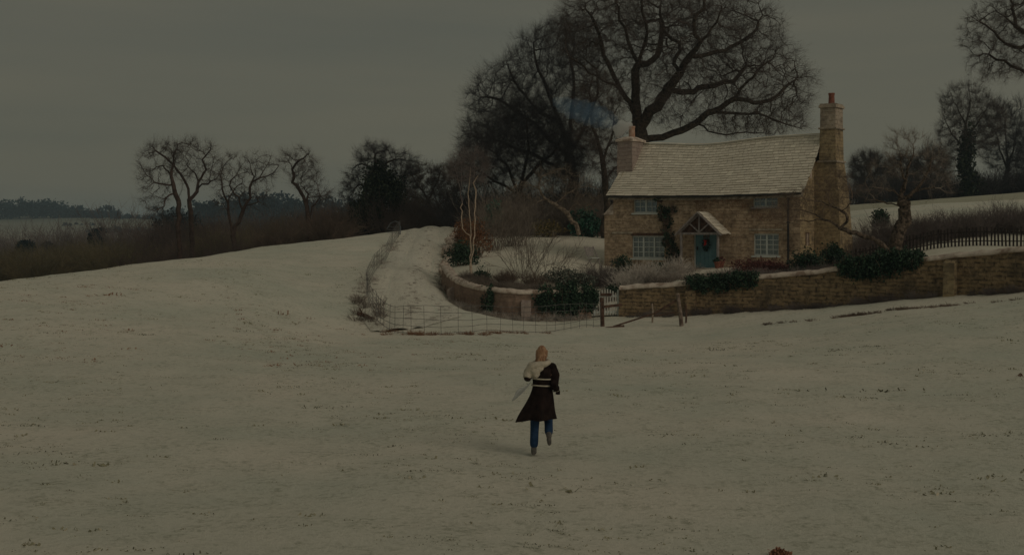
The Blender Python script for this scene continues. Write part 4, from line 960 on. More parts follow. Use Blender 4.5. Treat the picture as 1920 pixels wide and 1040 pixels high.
merged('thicket', 'reddish brown bushes mixed through the thicket on the left crest', 'undergrowth', [(a+1, b+14, F1(a+1, b+14)-.3) for a, b, c in sp[::3]], (2.4, 4.6), (1.6, 2.8), 80, M['twig_brown'], 53, tr=.018, sub=6)
sp = []
for i in range(60):
    px = -80+i*7.5+rnd.uniform(-6, 6); D_ = 175+rnd.uniform(-14, 50); x = (px-960)/FP*D_; sp.append((x, D_, F1(x, D_)-.2))
merged('thicket', 'olive brown scrub filling the valley at the far left', 'undergrowth', sp, (3.0, 5.4), (2.2, 4.0), 90, M['twig_olive'], 3, tr=.028, sub=6)
sp = []
for i in range(60):
    px = -60+i*16+rnd.uniform(-8, 8); D_ = 250+rnd.uniform(-25, 60); x = (px-960)/FP*D_; sp.append((x, D_, F1(x, D_)-.2))
merged('thicket', 'purple brown woodland strip further down the valley on the left', 'undergrowth', sp, (5.5, 10.5), (3.5, 5.5), 120, M['twig_purple'], 4, tr=.045, sub=6)
sp = []
for i in range(44):
    px = 285+i*9+rnd.uniform(-6, 6); D_ = 150+rnd.uniform(-20, 30); x = (px-960)/FP*D_; sp.append((x, D_, F1(x, D_)-.2))
merged('woodland', 'brown leafless wood behind the row of trees on the left crest', 'woodland', sp, (4.2, 6.8), (2.0, 3.4), 100, M['twig_deep'], 54, tr=.028, sub=6)
proto = None
for i in range(11):
    px = -20+i*28+rnd.uniform(-9, 9); D_ = 128+rnd.uniform(-8, 12); x = (px-960)/FP*D_
    if i < 3: proto = [] if i == 0 else proto; proto.append(np_mesh('bush', *twig_bush_data(1, .8, 150, 500+i, tr=.006, spread=1.5, sub=10, subl=.30, up=-.02))); proto[i].materials.append(M['twig_olive'])
    o = bpy.data.objects.new('bush', proto[i%3]); COL.objects.link(o); o.location = (x, D_, F1(x, D_)-.1); h_ = rnd.uniform(2.9, 4.0); o.scale = (h_*1.0, h_*1.0, h_); o.rotation_euler = (0, 0, rnd.uniform(0, 6))
    tag(o, ['leftmost bare bush in the line beyond the left crest, cut by the frame','second bare bush from the left beyond the left crest','third bare bush from the left beyond the left crest','fourth bare bush from the left beyond the left crest','fifth bare bush from the left beyond the left crest','sixth bare bush from the left, near the slender valley tree','seventh bare bush from the left, just under the slender valley tree','bare bush just right of the slender valley tree','bare bush midway between the slender tree and the leftmost crest tree','bare bush just left of the leftmost crest tree','bare bush at the foot of the leftmost crest tree'][i], 'bush', 'bushes beyond the left crest')
# individual valley bushes in front
for i, (px, D_, h, r, lab) in enumerate([
        (620,96,3.0,2.2,'round bare bush between the crooked tree and the ivy-clad tree'),(530,98,2.6,2.2,'bare bush just left of the crooked leaning tree')]):
    x = (px-960)/FP*D_; bush('bush', lab, 'bush', x, D_, F1(x, D_)-.1, h, r, 300, M['twig_brown'], 70+i, tr=.022, sub=7, spread=1)
bush('broad_tree', 'slender pale brown tree fanning upward in the valley far left', 'tree', *SLENDER, 10.5, 3.0, 46, M['twig_purple'], 90, tr=.045, sub=22, spread=.9, subl=.22)
# dark evergreens in the middle distance
for i, (px, py, rx, ry, D_, lab) in enumerate([(330,432,46,32,210,'dark blue-green evergreen clump behind the leftmost crest trees'),(182,445,12,15,230,'small dark evergreen in the valley far left'),(48,462,12,9,230,'dark evergreen bush near the left edge of the valley'),(90,465,10,8,240,'low dark evergreen beside the valley scrub')]):
    c0 = ellw(px, py, rx, ry, rx*D_/FP, D_); c1 = ellw(px-rx*.5, py+ry*.3, rx*.6, ry*.7, rx*.6*D_/FP, D_); c2 = ellw(px+rx*.5, py+ry*.25, rx*.7, ry*.75, rx*.6*D_/FP, D_)
    o = leafy('evergreen_tree', lab, 'tree', [c0, c1, c2], 3500, .55, M['conifer'], 80+i)
# far woods
def far_wood(label, specs, m_, seed, n, size):
    rn = random.Random(seed); cl = []
    for (px0, px1, py, ry, D_, k_) in specs:
        for j in range(k_):
            px = px0+(px1-px0)*(j+rn.random())/k_; r_ = ry*rn.uniform(.5, 1.2)
            cl.append(ellw(px, py-r_*.3+rn.uniform(-2, 2), r_*rn.uniform(.9, 1.5), r_, r_*D_/FP*1.3, D_+rn.uniform(-30, 30)))
    leafy('woodland', label, 'woodland', cl, n, size, m_, seed, stems=False, kind='stuff')
far_wood('blue-grey far woodland along the top of the left hill', [(-60,110,398,15,1080,30),(110,220,405,13,1080,20),(220,300,414,9,1070,14),(290,420,410,13,1060,20)], M['conifer'], 5, 16000, 2.0)
far_wood('dark blue far woodland on the hill behind the left crest trees', [(360,460,398,15,700,14),(440,560,388,18,700,18),(540,700,392,15,700,18),(360,700,414,22,680,34)], M['conifer'], 6, 22000, 1.5)
far_wood('thin far hedge lines across the snowy hillside at the left', [(-40,90,440,5,900,22),(110,190,424,4,960,14),(170,330,436,7,860,34)], M['conifer'], 7, 5000, 1.4)
sp = []
for i in range(34):
    px = 120+i*8+rnd.uniform(-4, 4); D_ = 480+rnd.uniform(-40, 60); x = (px-960)/FP*D_; sp.append((x, D_, F1(x, D_)-.2))
merged('woodland', 'pale brown leafless woodland on the lower slope of the left hill', 'woodland', sp, (5, 12), (6, 10), 100, M['twig_purple'], 8, tr=.08, sub=5)

# ------------------------------------------------------------------ planting round the garden
# thickets behind the lawn
def bank(px0, px1, D0, D1, k, seed, onf=onG):
    rn = random.Random(seed); out = []
    for j in range(k):
        px = px0+(px1-px0)*(j+rn.random())/k; D_ = rn.uniform(D0, D1); x, y, z = onf(px, D_); out.append((x, y, z-.08))
    return out
merged('thicket', 'grey tangle of bare shrubs along the back of the lawn', 'undergrowth', bank(905,1130,80,85,26,1), (1.6,3.0), (1.0,1.7), 90, M['twig_grey'], 11, tr=.014, sub=7)
merged('thicket', 'dark shrubs massed under the trees behind the garden', 'undergrowth', bank(850,1180,88,95,30,2), (3.0,5.0), (1.6,2.6), 90, M['twig_dark'], 12, tr=.018, sub=6)
merged('thicket', 'dark brown thicket beyond the top of the lane', 'undergrowth', bank(640,880,98,112,34,3,onF), (2.2,3.8), (1.5,2.3), 90, M['twig_deep'], 13, tr=.018, sub=6)
merged('hedge', 'purplish bare hedge behind the dark picket fence at the right', 'hedge', bank(1600,2000,61,66,56,4,onG), (1.0,1.6), (.7,1.1), 90, M['twig_purple'], 14, tr=.009, sub=6, kind=None)
merged('thicket', 'dark undergrowth at the foot of the trees on the right skyline', 'undergrowth', bank(1600,2050,141,150,40,5,onF), (2.0,3.6), (1.8,3.0), 90, M['twig_dark'], 15, tr=.028, sub=6)
def lf(name, label, cat, px, D_, r, n, size, m_, seed, dz=0, extra=(), onf=onG, **kw):
    x, y, z = onf(px, D_); cl = [((x, y, z+r[2]*.8+dz), r)]
    for (dx, dy, dzz, q) in extra: cl.append(((x+dx, y+dy, z+r[2]*.8+dz+dzz), tuple(a*q for a in r)))
    return leafy(name, label, cat, cl, n, size, m_, seed, **kw)
lf('laurel_bush', 'glossy dark green laurel left of the cottage behind the lawn', 'bush', 1097, 79, (1.0,.9,.95), 2200, .17, M['holly'], 1)
lf('laurel_bush', 'small bright green evergreen behind the birch', 'bush', 925, 76, (.5,.5,.9), 900, .15, M['holly'], 2, dz=.7)
lf('dwarf_shrub', 'yellowish twiggy shrub at the back of the lawn', 'bush', 1028, 78, (1.0,.7,.55), 1300, .12, M['yellow_leaf'], 3)
lf('copper_hedge', 'rust brown leafy hedge just behind the birch stems', 'hedge', 893, 66, (.75,1.6,1.0), 4200, .10, M['rust_leaf'], 4, extra=((-.6,3.5,.2,.85),(-.9,6.5,.4,.75)))
lf('evergreen_shrub', 'dark low shrub between the birch and the curved wall', 'bush', 868, 61.5, (.75,1.1,.65), 2600, .10, M['ivy'], 5)
lf('evergreen_shrub', 'wide low dark green shrub on the lawn behind the ivy-topped wall', 'bush', 1052, 57, (.95,.6,.38), 2800, .09, M['sage'], 6, extra=((.9,.2,-.1,.7),))
lf('evergreen_shrub', 'small dark shrub right of the birch foot', 'bush', 908, 56.3, (.45,.4,.3), 700, .08, M['ivy'], 7)
x, y, z = onG(950, 55.4); bush('bush', 'low brown twiggy bush behind the pink wall', 'bush', x, y, z, .6, .7, 260, M['twig_brown'], 91, tr=.007, sub=7)
x, y, z = onG(1000, 55.3); bush('bush', 'reddish brown twiggy bush behind the wall, left of the ivy', 'bush', x, y, z, .6, .75, 200, M['twig_brown'], 92, tr=.006, sub=7)
x, y, z = onG(980, 57.5); bush('sapling', 'thin bare sapling standing on the lawn behind the wall', 'tree', x, y, z, 3.4, 1.3, 30, M['twig_grey'], 93, tr=.011, sub=11, spread=1.1)
x, y, z = onG(1025, 57); bush('sapling', 'multi-stemmed bare shrub leaning right on the lawn', 'tree', x, y, z, 2.4, 1.5, 22, M['twig_grey'], 94, tr=.012, sub=10, spread=1.2)
x, y, z = onG(965, 72); bush('sapling', 'pale bare shrub at the far side of the lawn', 'tree', x, y, z, 3.2, 1.6, 90, M['twig_grey'], 95, tr=.012, sub=9)
x, y, z = onG(925, 70); bush('sapling', 'pale thin-stemmed shrub beside the rust brown hedge', 'tree', x, y, z, 3.4, 1.2, 60, M['twig_grey'], 96, tr=.012, sub=9)
x, y, z = onG(1125, 58.5); bush('lavender_bush', 'rounded purplish bush behind the wicket gate', 'bush', x, y, z, 1.15, .9, 420, M['twig_purple'], 97, tr=.007, sub=7, spread=1.2)
lf('evergreen_shrub', 'dark spreading shrub behind the right side of the gate', 'bush', 1150, 56.5, (.6,.5,.35), 1100, .08, M['ivy'], 8)
for i, (px, D_, h, r, lab) in enumerate([(1172,57,.85,.55,'frosted white-twigged bush nearest the wicket gate'),(1196,57.5,.95,.6,'frosted white-twigged bush under the lower left window'),(1222,57,.85,.55,'frosted white-twigged bush left of the porch'),(1268,57,.75,.35,'small frosted plant at the left porch post')]):
    x, y, z = onG(px, D_); bush('frosted_bush', lab, 'bush', x, y, z, h*1.25, r*1.15, 130, M['twig_white'], 110+i, group='frosted bushes along the cottage front', tr=.015, sub=5, spread=1.3)
lf('evergreen_shrub', 'dark shrub against the left corner of the cottage', 'bush', 1168, 62.5, (.55,.4,.5), 1300, .08, M['ivy'], 9)
lf('evergreen_shrub', 'dark low planting between the window and the porch', 'bush', 1238, 60, (.8,.4,.35), 1400, .08, M['ivy'], 10)
merged('flower_bed', 'dark winter planting behind the garden wall around the gate', 'undergrowth', bank(870,1330,54.4,57.0,80,61), (.18,.42), (.3,.6), 60, M['twig_grey'], 61, tr=.006, sub=5)
merged('flower_bed', 'frosted grey planting along the cottage front', 'undergrowth', bank(1130,1300,55,60,40,62), (.25,.6), (.3,.55), 60, M['twig_frost'], 62, tr=.006, sub=4)
merged('flower_bed', 'low dull planting behind the wall under the right windows', 'undergrowth', bank(1330,1600,52.6,57,46,63), (.25,.55), (.3,.6), 60, M['twig_purple'], 63, tr=.006, sub=5)
rn = random.Random(64); sp = []
for i in range(60):
    px = rn.uniform(862, 1010); p_, z_, an = wall_at(wl, zt, px); sp.append((p_[0]+rn.uniform(.1,.5), p_[1]+rn.uniform(.45, 1.3), G1(p_[0], p_[1]+.8)-.1))
merged('flower_bed', 'frosted border plants just inside the curved pink wall', 'undergrowth', sp, (.25,.55), (.25,.45), 60, M['twig_grey'], 64, tr=.006, sub=4)
# climber on the facade
cl = []
for (px, py, r_) in ((1238,372,.22),(1244,395,.3),(1252,408,.38),(1262,392,.2),(1247,425,.33),(1258,440,.35),(1262,462,.36),(1258,484,.4),(1240,408,.2),(1268,478,.3),(1250,452,.28)):
    u, z_ = hloc(px, py, -.12); q = hworld(u, -.12, z_); cl.append(((q.x, q.y, q.z), (r_*1.15, .12, r_*1.0)))
leafy('climbing_plant', 'dark climber trained up the cottage front left of the porch', 'climber', cl, 1700, .10, M['ivy'], 12)
cl = []
rn = random.Random(5)
for i in range(22):
    u = rn.uniform(5.0, 8.6); z_ = 2.7+rn.uniform(-.2, .9)-(0.2 if u < 6 else 0); q = hworld(u, -.07, z_); cl.append(q)
V = []; Fs = []; b = 0; rg = np.random.default_rng(8); st = []; dd_ = []
NB = 0
while NB < 380:
    u = rg.uniform(4.6, 9.4); zc = 3.0+.5*math.sin(u*1.3); z_ = zc+rg.normal(0, .35); z_ = min(z_, 3.5); 
    if any(o_[0]-.3 < u < o_[1]+.3 and o_[2]-.3 < z_ for o_ in opens[3:4]) and rg.random() < .85: continue
    NB += 1; q = hworld(u, -.05-rg.uniform(0,.05), z_); st.append(q); a_ = rg.uniform(0, 6.28); d_ = hworld(u+math.cos(a_), -.05, z_+abs(math.sin(a_)))-q; dd_.append(d_)
V, Fq = twig_mesh(np.array(st), np.array(dd_), rg.uniform(.2, .6, 380), np.full(380, .006), rg, 2, .1, .25)
tag(link('bare_climber', np_mesh('bare_climber', V-V[0], Fq), M['twig_rust'], None, V[0]), 'brown leafless climber spread over the cottage front right of the porch', 'climber')
lf('heather_bed', 'low reddish heather in front of the lower right window', 'plant', 1432, 55.5, (1.5,.5,.38), 3400, .07, M['heather'], 13)
lf('evergreen_shrub', 'dark green bush at the right front corner of the cottage', 'bush', 1512, 54.5, (.7,.55,.6), 2600, .10, M['ivy'], 14, extra=((-.35,0,-.2,.7),(.3,0,-.1,.8)))
lf('evergreen_shrub', 'dark glossy bush against the gable chimney foot', 'bush', 1562, 55.5, (.6,.5,.65), 2200, .10, M['ivy'], 15, dz=.1)
x, y, z = onG(1560, 51.8); bush('bush', 'pinkish dry bush spilling over the wall below the gable', 'bush', x, y, z-.1, .65, .85, 300, M['twig_purple'], 98, tr=.006, sub=7, spread=1.4)
lf('evergreen_shrub', 'small dark green bush on the field slope behind the apple trunk', 'bush', 1652, 72, (.55,.5,.55), 1400, .12, M['ivy'], 16, dz=-.05)
# ivy hanging over the walls
def wall_ivy(label, cl_, ztt, px, w, up, down, n, seed, off=-.0, size=.095):
    c_, z_, an = wall_at(cl_, ztt, px); k = max(2, int(w/.35)); cl = []; rn = random.Random(seed)
    for i in range(k):
        p_, z2, _ = wall_at(cl_, ztt, px+(i/(k-1)-.5)*w*45); e_ = 1-abs(i/(k-1)-.5)*(.45 if w > .5 else 0)
        cl.append(((p_[0]+rn.uniform(-.08,.08), p_[1]-.12, z2+(up-down)/2*e_+rn.uniform(-.06,.06)), (.40 if w > .5 else .2, .36, (up+down)/2*e_+.06)))
    return leafy('ivy_mound', label, 'ivy', cl, n, size, M['ivy'], seed, stems=True, droop=.5)
wall_ivy('ivy mound smothering the wall just left of the wicket gate', wl, zt, 1062, 1.7, .26, 1.12, 20000, 21)
wall_ivy('narrow ivy strand covering a pier of the pink wall', wl, zt, 914, .36, .05, 1.15, 5200, 22)
wall_ivy('ivy mound over the wall in front of the porch', wr, zt2, 1352, 2.2, .30, .34, 12000, 23)
wall_ivy('large ivy mound over the wall below the apple tree', wr, zt2, 1655, 2.8, .42, .46, 20000, 24)
wall_ivy('small ivy clump on the wall top beside the big mound', wr, zt2, 1600, .7, .35, .12, 900, 25)
# frosted weeds at the wall foot
rn = random.Random(31); sp = []
for i in range(46):
    px = rn.uniform(842, 1095); p_, z_, an = wall_at(wl, zt, px); n_ = Vector((math.sin(an), -math.cos(an))); n_ = n_ if n_.y < 0 else -n_
    x = p_[0]-abs(rn.gauss(0,.1))*0+n_.x*rn.uniform(.35,.7); y = p_[1]+n_.y*rn.uniform(.35,.7); sp.append((x, y, F1(x, y)-.02))
merged('weeds', 'frosted dry weeds along the foot of the pink wall', 'weeds', sp, (.15,.45), (.15,.35), 46, M['twig_frost'], 16, tr=.006, sub=3)
sp = []
for i in range(110):
    px = rn.uniform(1170, 1960); p_, z_, an = wall_at(wr, zt2, px); x = p_[0]; y = p_[1]-rn.uniform(.3,.6); sp.append((x, y, F1(x, y)-.02))
merged('weeds', 'dark dry weeds along the foot of the ochre wall', 'weeds', sp, (.12,.4), (.2,.4), 50, M['twig_purple'], 17, tr=.006, sub=3)
# rubble edge up the lane
rb = empty('rubble_wall', P(833,520,63)); tag(rb, 'low frosted rubble bank with mossy stones edging the lane above the curved wall', 'wall')
rn = random.Random(8)
for nm, col, lo in (('stones', M['frost_coping'], 0),):
    mb = MB()
    for i in range(90):
        t_ = i/89*(len(leftedge)-1); j = min(int(t_), len(leftedge)-2); f = t_-j; q = leftedge[j]*(1-f)+leftedge[j+1]*f
        s_ = rn.uniform(.13,.26); x = q[0]+rn.uniform(-.2,.2); y = q[1]+rn.uniform(-.2,.2); h_ = .7*(1-i/89)*rn.random()
        mb.blob((x-rb.location.x, y-rb.location.y, F1(x, y)+.08+h_-rb.location.z), (s_*1.2, s_*1.2, s_*.8), i, .2, 8)
    mb.build(nm, col, rb, smooth=True)
sp = [];
for i in range(40):
    t_ = rn.uniform(0, len(leftedge)-1.01); j = int(t_); q = leftedge[j]; x = q[0]+rn.uniform(-.1,.5); y = q[1]+rn.uniform(-.4,.4); sp.append((x, y, max(F1(x, y), 0)))
merged('weeds', 'brown dry weeds among the rubble edge of the lane', 'weeds', sp, (.3,.9), (.3,.5), 60, M['twig_brown'], 18, tr=.008, sub=4)

# ------------------------------------------------------------------ fences and gates
# wicket gate
gl = P(1113,598,53.2); gr = P(1160,598,53.2); gzf = F1((gl[0]+gr[0])/2, 53.2)
wg = empty('wicket_gate', ((gl[0]+gr[0])/2, 53.15, gzf)); tag(wg, 'small white picket wicket gate with blue-grey frame in the garden wall', 'gate'); W2 = (gr[0]-gl[0])/2
mb = MB(); mb.box((-W2,-.03,.05),(-W2+.07,.03,1.12)); mb.box((W2-.07,-.03,.05),(W2,.03,1.12)); mb.box((-W2+.073,-.02,.16),(W2-.073,.02,.24)); mb.box((-W2+.073,-.02,.82),(W2-.073,.02,.90)); mb.build('frame', M['blue_paint'], wg, bevel=.006)
mb = MB(); k_ = 8
for i in range(k_):
    x = -W2+.13+(2*W2-.26)*i/(k_-1); h_ = 1.0+.16*math.sin(math.pi*i/(k_-1)); mb.box((x-.022,-.045,.08),(x+.022,-.023,h_))
mb.build('pickets', M['white_paint'], wg)
mb = MB(); mb.box((-.24,-.065,.86),(.22,-.047,.98)); mb.build('name_board', M['pot_red'] if False else M['brown_wood'], wg)
for sx, lab in ((-1,'thin pale wooden post on the left of the wicket gate'),):
    mb = MB(); mb.box((-.055,-.055,-.2),(.055,.055,1.35)); mb.box((-.07,-.07,1.35),(.07,.07,1.39)); o = mb.build('gate_post', M['pale_wood'], None, (gl[0]-.14, 53.15, gzf), bevel=.008); tag(o, lab, 'post')
# broken field gate
p1 = P(1130,612,49.2); p2 = P(1277,609,49); z1 = F1(p1[0], p1[1]); z2 = F1(p2[0], p2[1])
mb = MB(); mb.tube([(0,0,-.2),(-.02,0,.5),(-.04,.02,1.10)], [.085,.08,.075], 9); tag(mb.build('fence_post', M['brown_wood'], None, (p1[0], p1[1], z1)), 'dark wooden post at the left end of the broken field gate', 'post')
mb = MB(); mb.tube([(.04,0,-.2),(-.03,0,.5),(-.13,.03,1.25)], [.085,.078,.07], 9); mb.box((-.17,-.10,1.1),(-.03,.10,1.30)) if False else None
tag(mb.build('fence_post', mat('old_post_wood', (.10,.07,.055), (.30,.24,.20), 6, bump=.01), None, (p2[0], p2[1], z2)), 'thicker leaning weathered post at the right end of the broken field gate', 'post')
fgx = p1[0]; fg = empty('field_gate', (p1[0], p1[1], z1)); tag(fg, 'broken wooden field gate of thin rails sagging between two posts', 'gate')
def rel(px, py, D_): q = P(px, py, D_); return Vector((q[0]-p1[0], q[1]-p1[1], q[2]-z1))
for nm, a_, b_, w_, h_ in (('rail', rel(1131,575,49.1), rel(1166,571,49.3), .06, .10), ('rail', rel(1136,615,48.7), rel(1170,611,48.9), .08, .08), ('brace', rel(1150,612,48.9), rel(1225,588,49.0), .05, .06), ('brace', rel(1225,589,49.0), rel(1271,561,49.1), .05, .08),
      ('rail', rel(1228,592,49.0), rel(1270,585,49.0), .03, .04)):
    mb = MB(); mb.beam(a_, b_, w_, h_); mb.build(nm, M['brown_wood'], fg)
for i, (px, D_, h_, lab) in enumerate([(1223,50.3,.75,'short pale stake in front of the ochre wall near the field gate'),(1286,49.6,.75,'short dark stake just right of the leaning post')]):
    x = (px-960)/FP*D_; mb = MB(); mb.tube([(0,0,-.1),(.02,0,h_*.6),(-.01,0,h_)], [.04,.035,.03], 7); tag(mb.build('stake', M['pale_wood'] if i == 0 else M['brown_wood'], None, (x, D_, F1(x, D_))), lab, 'stake')
# wire netting fences
def netting(label, pts, height, hs, vs_, seed, rad=.009, lean=0):
    c = spline([list(P(*p)[:2]) for p in pts], 24); s = np.concatenate([[0], np.cumsum(np.linalg.norm(np.diff(c, axis=0), axis=1))]); rn = random.Random(seed)
    o = empty('wire_fence', (c[0][0], c[0][1], F1(*c[0]))); tag(o, label, 'fence'); b = o.location
    zc = fz(c[:,0], c[:,1])
    for k_ in range(hs):
        h_ = height*(.06+.94*k_/(hs-1)); mb = MB()
        mb.tube([(c[i][0]-b.x, c[i][1]-b.y, zc[i]+h_+.03*math.sin(s[i]*1.1+k_)-b.z) for i in range(0, len(c), 3)], rad, 4); mb.build('wire', M['wire'], o)
    q = 0
    while q < s[-1]:
        x = np.interp(q, s, c[:,0]); y = np.interp(q, s, c[:,1]); z = np.interp(q, s, zc); mb = MB(); l_ = rn.uniform(-.04,.04)
        mb.tube([(x-b.x, y-b.y, z-.02-b.z), (x+l_-b.x, y-b.y, z+height+.02-b.z)], rad*.95, 4); mb.build('upright_wire', M['wire'], o); q += vs_*rn.uniform(.85,1.15)
    return o, c, zc
o1, c1, zc1 = netting('sagging wire stock fence curving round the near end of the lane', [(1127,612,49.1),(1050,620,46.2),(960,625,44),(870,628,42.6),(800,628,42.2),(745,618,43.4),(712,604,45.4),(704,590,47)], .92, 5, .62, 1)
o2, c2, zc2 = netting('wire stock fence climbing the left edge of the lane to the crest', [(704,590,47),(692,568,49.2),(688,545,52),(702,517,57),(725,485,65),(744,458,73),(750,441,80)], .80, 5, .5, 2, .007)
# metal hurdle at the crest
q = P(738,443,79); hd_ = empty('metal_hurdle', (q[0], 79, F1(q[0], 79))); tag(hd_, 'small blue-grey metal hoop hurdle at the top of the lane fence', 'gate')
mb = MB(); mb.tube([(.42,0,-.1),(.43,0,.45),(.34,0,.72),(.1,.05,.82),(-.2,.1,.70),(-.42,.15,.35)], .022, 7)
for k_ in range(3): mb.tube([(-.38+.03*k_,.1,.12+.17*k_),(.42,0,.10+.19*k_)], .012, 5)
mb.build('hoop_frame', M['steel'], hd_)
# brambles along the netting
sp = []
for i in range(60):
    j = rn.randrange(len(c2)-30); q = c2[j]; x = q[0]+rn.uniform(-.5,.3); y = q[1]+rn.uniform(-.4,.4); sp.append((x, y, F1(x, y)-.03))
merged('brambles', 'straggly brown brambles tangled in the fence beside the lane', 'undergrowth', sp, (.10,.32), (.2,.35), 20, M['twig_frost'], 21, tr=.007, sub=3)
sp = []
for i in range(14):
    px = rn.uniform(668,715); D_ = rn.uniform(45,49.5); x = (px-960)/FP*D_; sp.append((x, D_, F1(x, D_)-.03))
merged('brambles', 'grey frosted bramble heap at the bend of the fence', 'undergrowth', sp, (.18,.5), (.25,.42), 26, M['twig_grey'], 22, tr=.008, sub=4)
q = onF(680, 46.3); mb = MB(); mb.tube([(-.2,0,.25),(.1,.1,.15),(.45,-.05,.0)], [.07,.08,.05], 7); mb.tube([(0,0,.2),(-.1,-.1,.45)], [.04,.02], 6); tag(mb.build('fallen_branch', M['brown_wood'], None, q), 'broken dark branch lying in the bramble heap', 'branch')
sp = []
for i in range(230):
    j = rn.uniform(8, len(c)-1) if False else rn.uniform(6, LX.shape[0]-12); T_ = rn.choice([rn.gauss(.12,.10), rn.gauss(.12,.10), rn.gauss(.75,.1), rn.gauss(-.85,.08)]); jj = int(j); tt = int(np.clip((T_+1)/2*16, 0, 16)); x = LX[jj, tt]+rn.uniform(-.1,.1); y = LY[jj, tt]+rn.uniform(-.2,.2); sp.append((x, y, LZ[jj, tt]-.01))
merged('weeds', 'frosted grass tufts along the ruts of the lane', 'weeds', sp, (.03,.08), (.12,.35), 34, M['twig_frost'], 25, tr=.006, sub=3)
# picket fence at the right
pf = empty('picket_fence', onG(1760, 57)); tag(pf, 'dark wooden picket fence behind the garden wall at the right', 'fence')
pp0 = P(1606,0,59.5); pp1 = P(2000,0,54.5); L_ = math.hypot(pp1[0]-pp0[0], pp1[1]-pp0[1]); k_ = int(L_/.15); mb = MB(); b = pf.location; rails = []
an = math.atan2(pp1[1]-pp0[1], pp1[0]-pp0[0])
for i in range(k_):
    f = i/(k_-1); x = pp0[0]+(pp1[0]-pp0[0])*f; y = pp0[1]+(pp1[1]-pp0[1])*f; z = G1(x, y); rails.append((x-b.x, y-b.y, z-b.z))
    M4 = Matrix.Translation((x-b.x, y-b.y, z-b.z)) @ Matrix.Rotation(an+random.uniform(-.1,.1), 4, 'Z') @ Matrix.Rotation(random.uniform(-.04,.04), 4, 'Y'); h_ = .80+random.uniform(-.04,.05)
    mb.box((-.038,-.012,-.1),(.038,.012,h_), 0, M4)
mb.build('pickets', M['dark_fence'], pf)
for hh in (.22, .62):
    mb = MB(); mb.tube([(r_[0], r_[1]+.04, r_[2]+hh) for r_ in rails[::6]], .03, 4); mb.build('rail', M['dark_fence'], pf)
# garden chair beside the cottage
cx_, cy_, cz_ = onG(1112, 64.2)
gc = empty('garden_chair', (cx_, cy_, cz_+.02), R(35)); tag(gc, 'small frosted folding garden chair on the lawn at the left corner of the cottage', 'chair')
mb = MB()
for k_ in range(6): mb.box((-.26,-.22+.075*k_,.43),(.26,-.165+.075*k_,.455))
mb.build('seat', M['blue_paint'], gc)
mb = MB()
for k_ in range(5): mb.box((-.26,.24+.02*k_,.55+.09*k_),(.26,.26+.02*k_,.62+.09*k_))
mb.build('backrest', M['grey_wood'], gc)
for s_ in (-1, 1):
    mb = MB(); mb.beam((s_*.285,-.28,0),(s_*.285,.36,1.02),.03,.04,up=(1,0,0)); mb.build('leg', M['grey_wood'], gc); mb = MB(); mb.beam((s_*.25,.30,0),(s_*.25,-.22,.43),.03,.04,up=(1,0,0)); mb.build('leg', M['grey_wood'], gc)

# flower pots by the porch
for i, (px, dv, lab) in enumerate([(1345,-1.15,'small terracotta pot at the right porch post'),(1352,-.5,'round terracotta pot with a dark red plant right of the porch')]):
    u, _ = hloc(px, 500, dv); q = hworld(u, dv, 0); t0 = empty('flower_pot', (q.x, q.y, G1(q.x, q.y))); tag(t0, lab, 'flower pot')
    mb = MB(); mb.lathe([(.10,0),(.15,.26),(.17,.27),(.17,.32),(.13,.32),(.12,.25)], k=12); mb.build('pot', M['pot_red'], t0)
    V, Fq = leaves([((0,0,.42),(.16,.16,.14))], 160, .08, i, (0,0,0)); link('plant', np_mesh('plant', V, Fq), M['heather'] if i else M['ivy'], t0)

# ------------------------------------------------------------------ grass tufts poking through the frost
rg = np.random.default_rng(77)
def tufts(px0, px1, D0, D1, n, spread, hgt, nb, m_, seed, label, cat, name='grass', onlyf=None, thick=.004, aspect=1.0):
    rg = np.random.default_rng(seed)
    D_ = np.sqrt(rg.uniform(D0**2, D1**2, n*4)); px = rg.uniform(px0, px1, n*4); x = (px-960)/FP*D_
    q = np.sin(x*.55+D_*.9+1.3)*np.sin(D_*.6-x*.35)+.6*np.sin(x*1.3+D_*2.1)*np.sin(D_*1.7); keep = q+rg.normal(0, .7, n*4) > .45
    if onlyf is not None: keep &= onlyf(x, D_)
    x = x[keep][:n]; D_ = D_[keep][:n]; n = len(x); z = fz(x, D_)
    s = rg.lognormal(-.15, .5, n); k = nb*n; i = np.repeat(np.arange(n), nb)
    bx = x[i]+rg.normal(0, 1, k)*spread*s[i]*aspect; by2 = D_[i]+rg.normal(0, 1, k)*spread*.6*s[i]; bz = z[i]-.01
    d = rg.normal(0, 1, (k,3)); d[:,2] = np.abs(d[:,2])*.7+.25; d /= np.linalg.norm(d, axis=1)[:,None]; L = hgt*s[i]*rg.uniform(.5,1.3,k)
    w = np.cross(d, rg.normal(0,1,(k,3))); w /= np.linalg.norm(w,axis=1)[:,None]; w *= thick*(1+s[i][:,None])
    p = np.stack([bx,by2,bz],-1); mid = p+d*L[:,None]*.55; tip = p+d*L[:,None]; tip[:,2] -= L*.25
    V = np.stack([p-w, p+w, mid+w*.8, mid-w*.8, tip],1).reshape(-1,3); b = np.arange(k)[:,None]*5
    F4 = (b+np.array([[0,1,2,3]])); F4b = b+np.array([[3,2,4,4]])
    me = bpy.data.meshes.new(name); base = V.mean(0)
    fs = np.concatenate([F4, ], 0)
    me = np_mesh(name, V-base, fs); o = link(name, me, m_, None, base); tag(o, label, cat, None, 'stuff'); return o
def notlane(x, y):
    px = 960+x/y*FP; return ~((y > 41.5) & (px > 690)) 
tufts(-100, 2050, 12.2, 60, 9000, .034, .030, 9, M['tuft'], 1, 'olive grass tufts poking through the frost across the field', 'grass', onlyf=notlane)
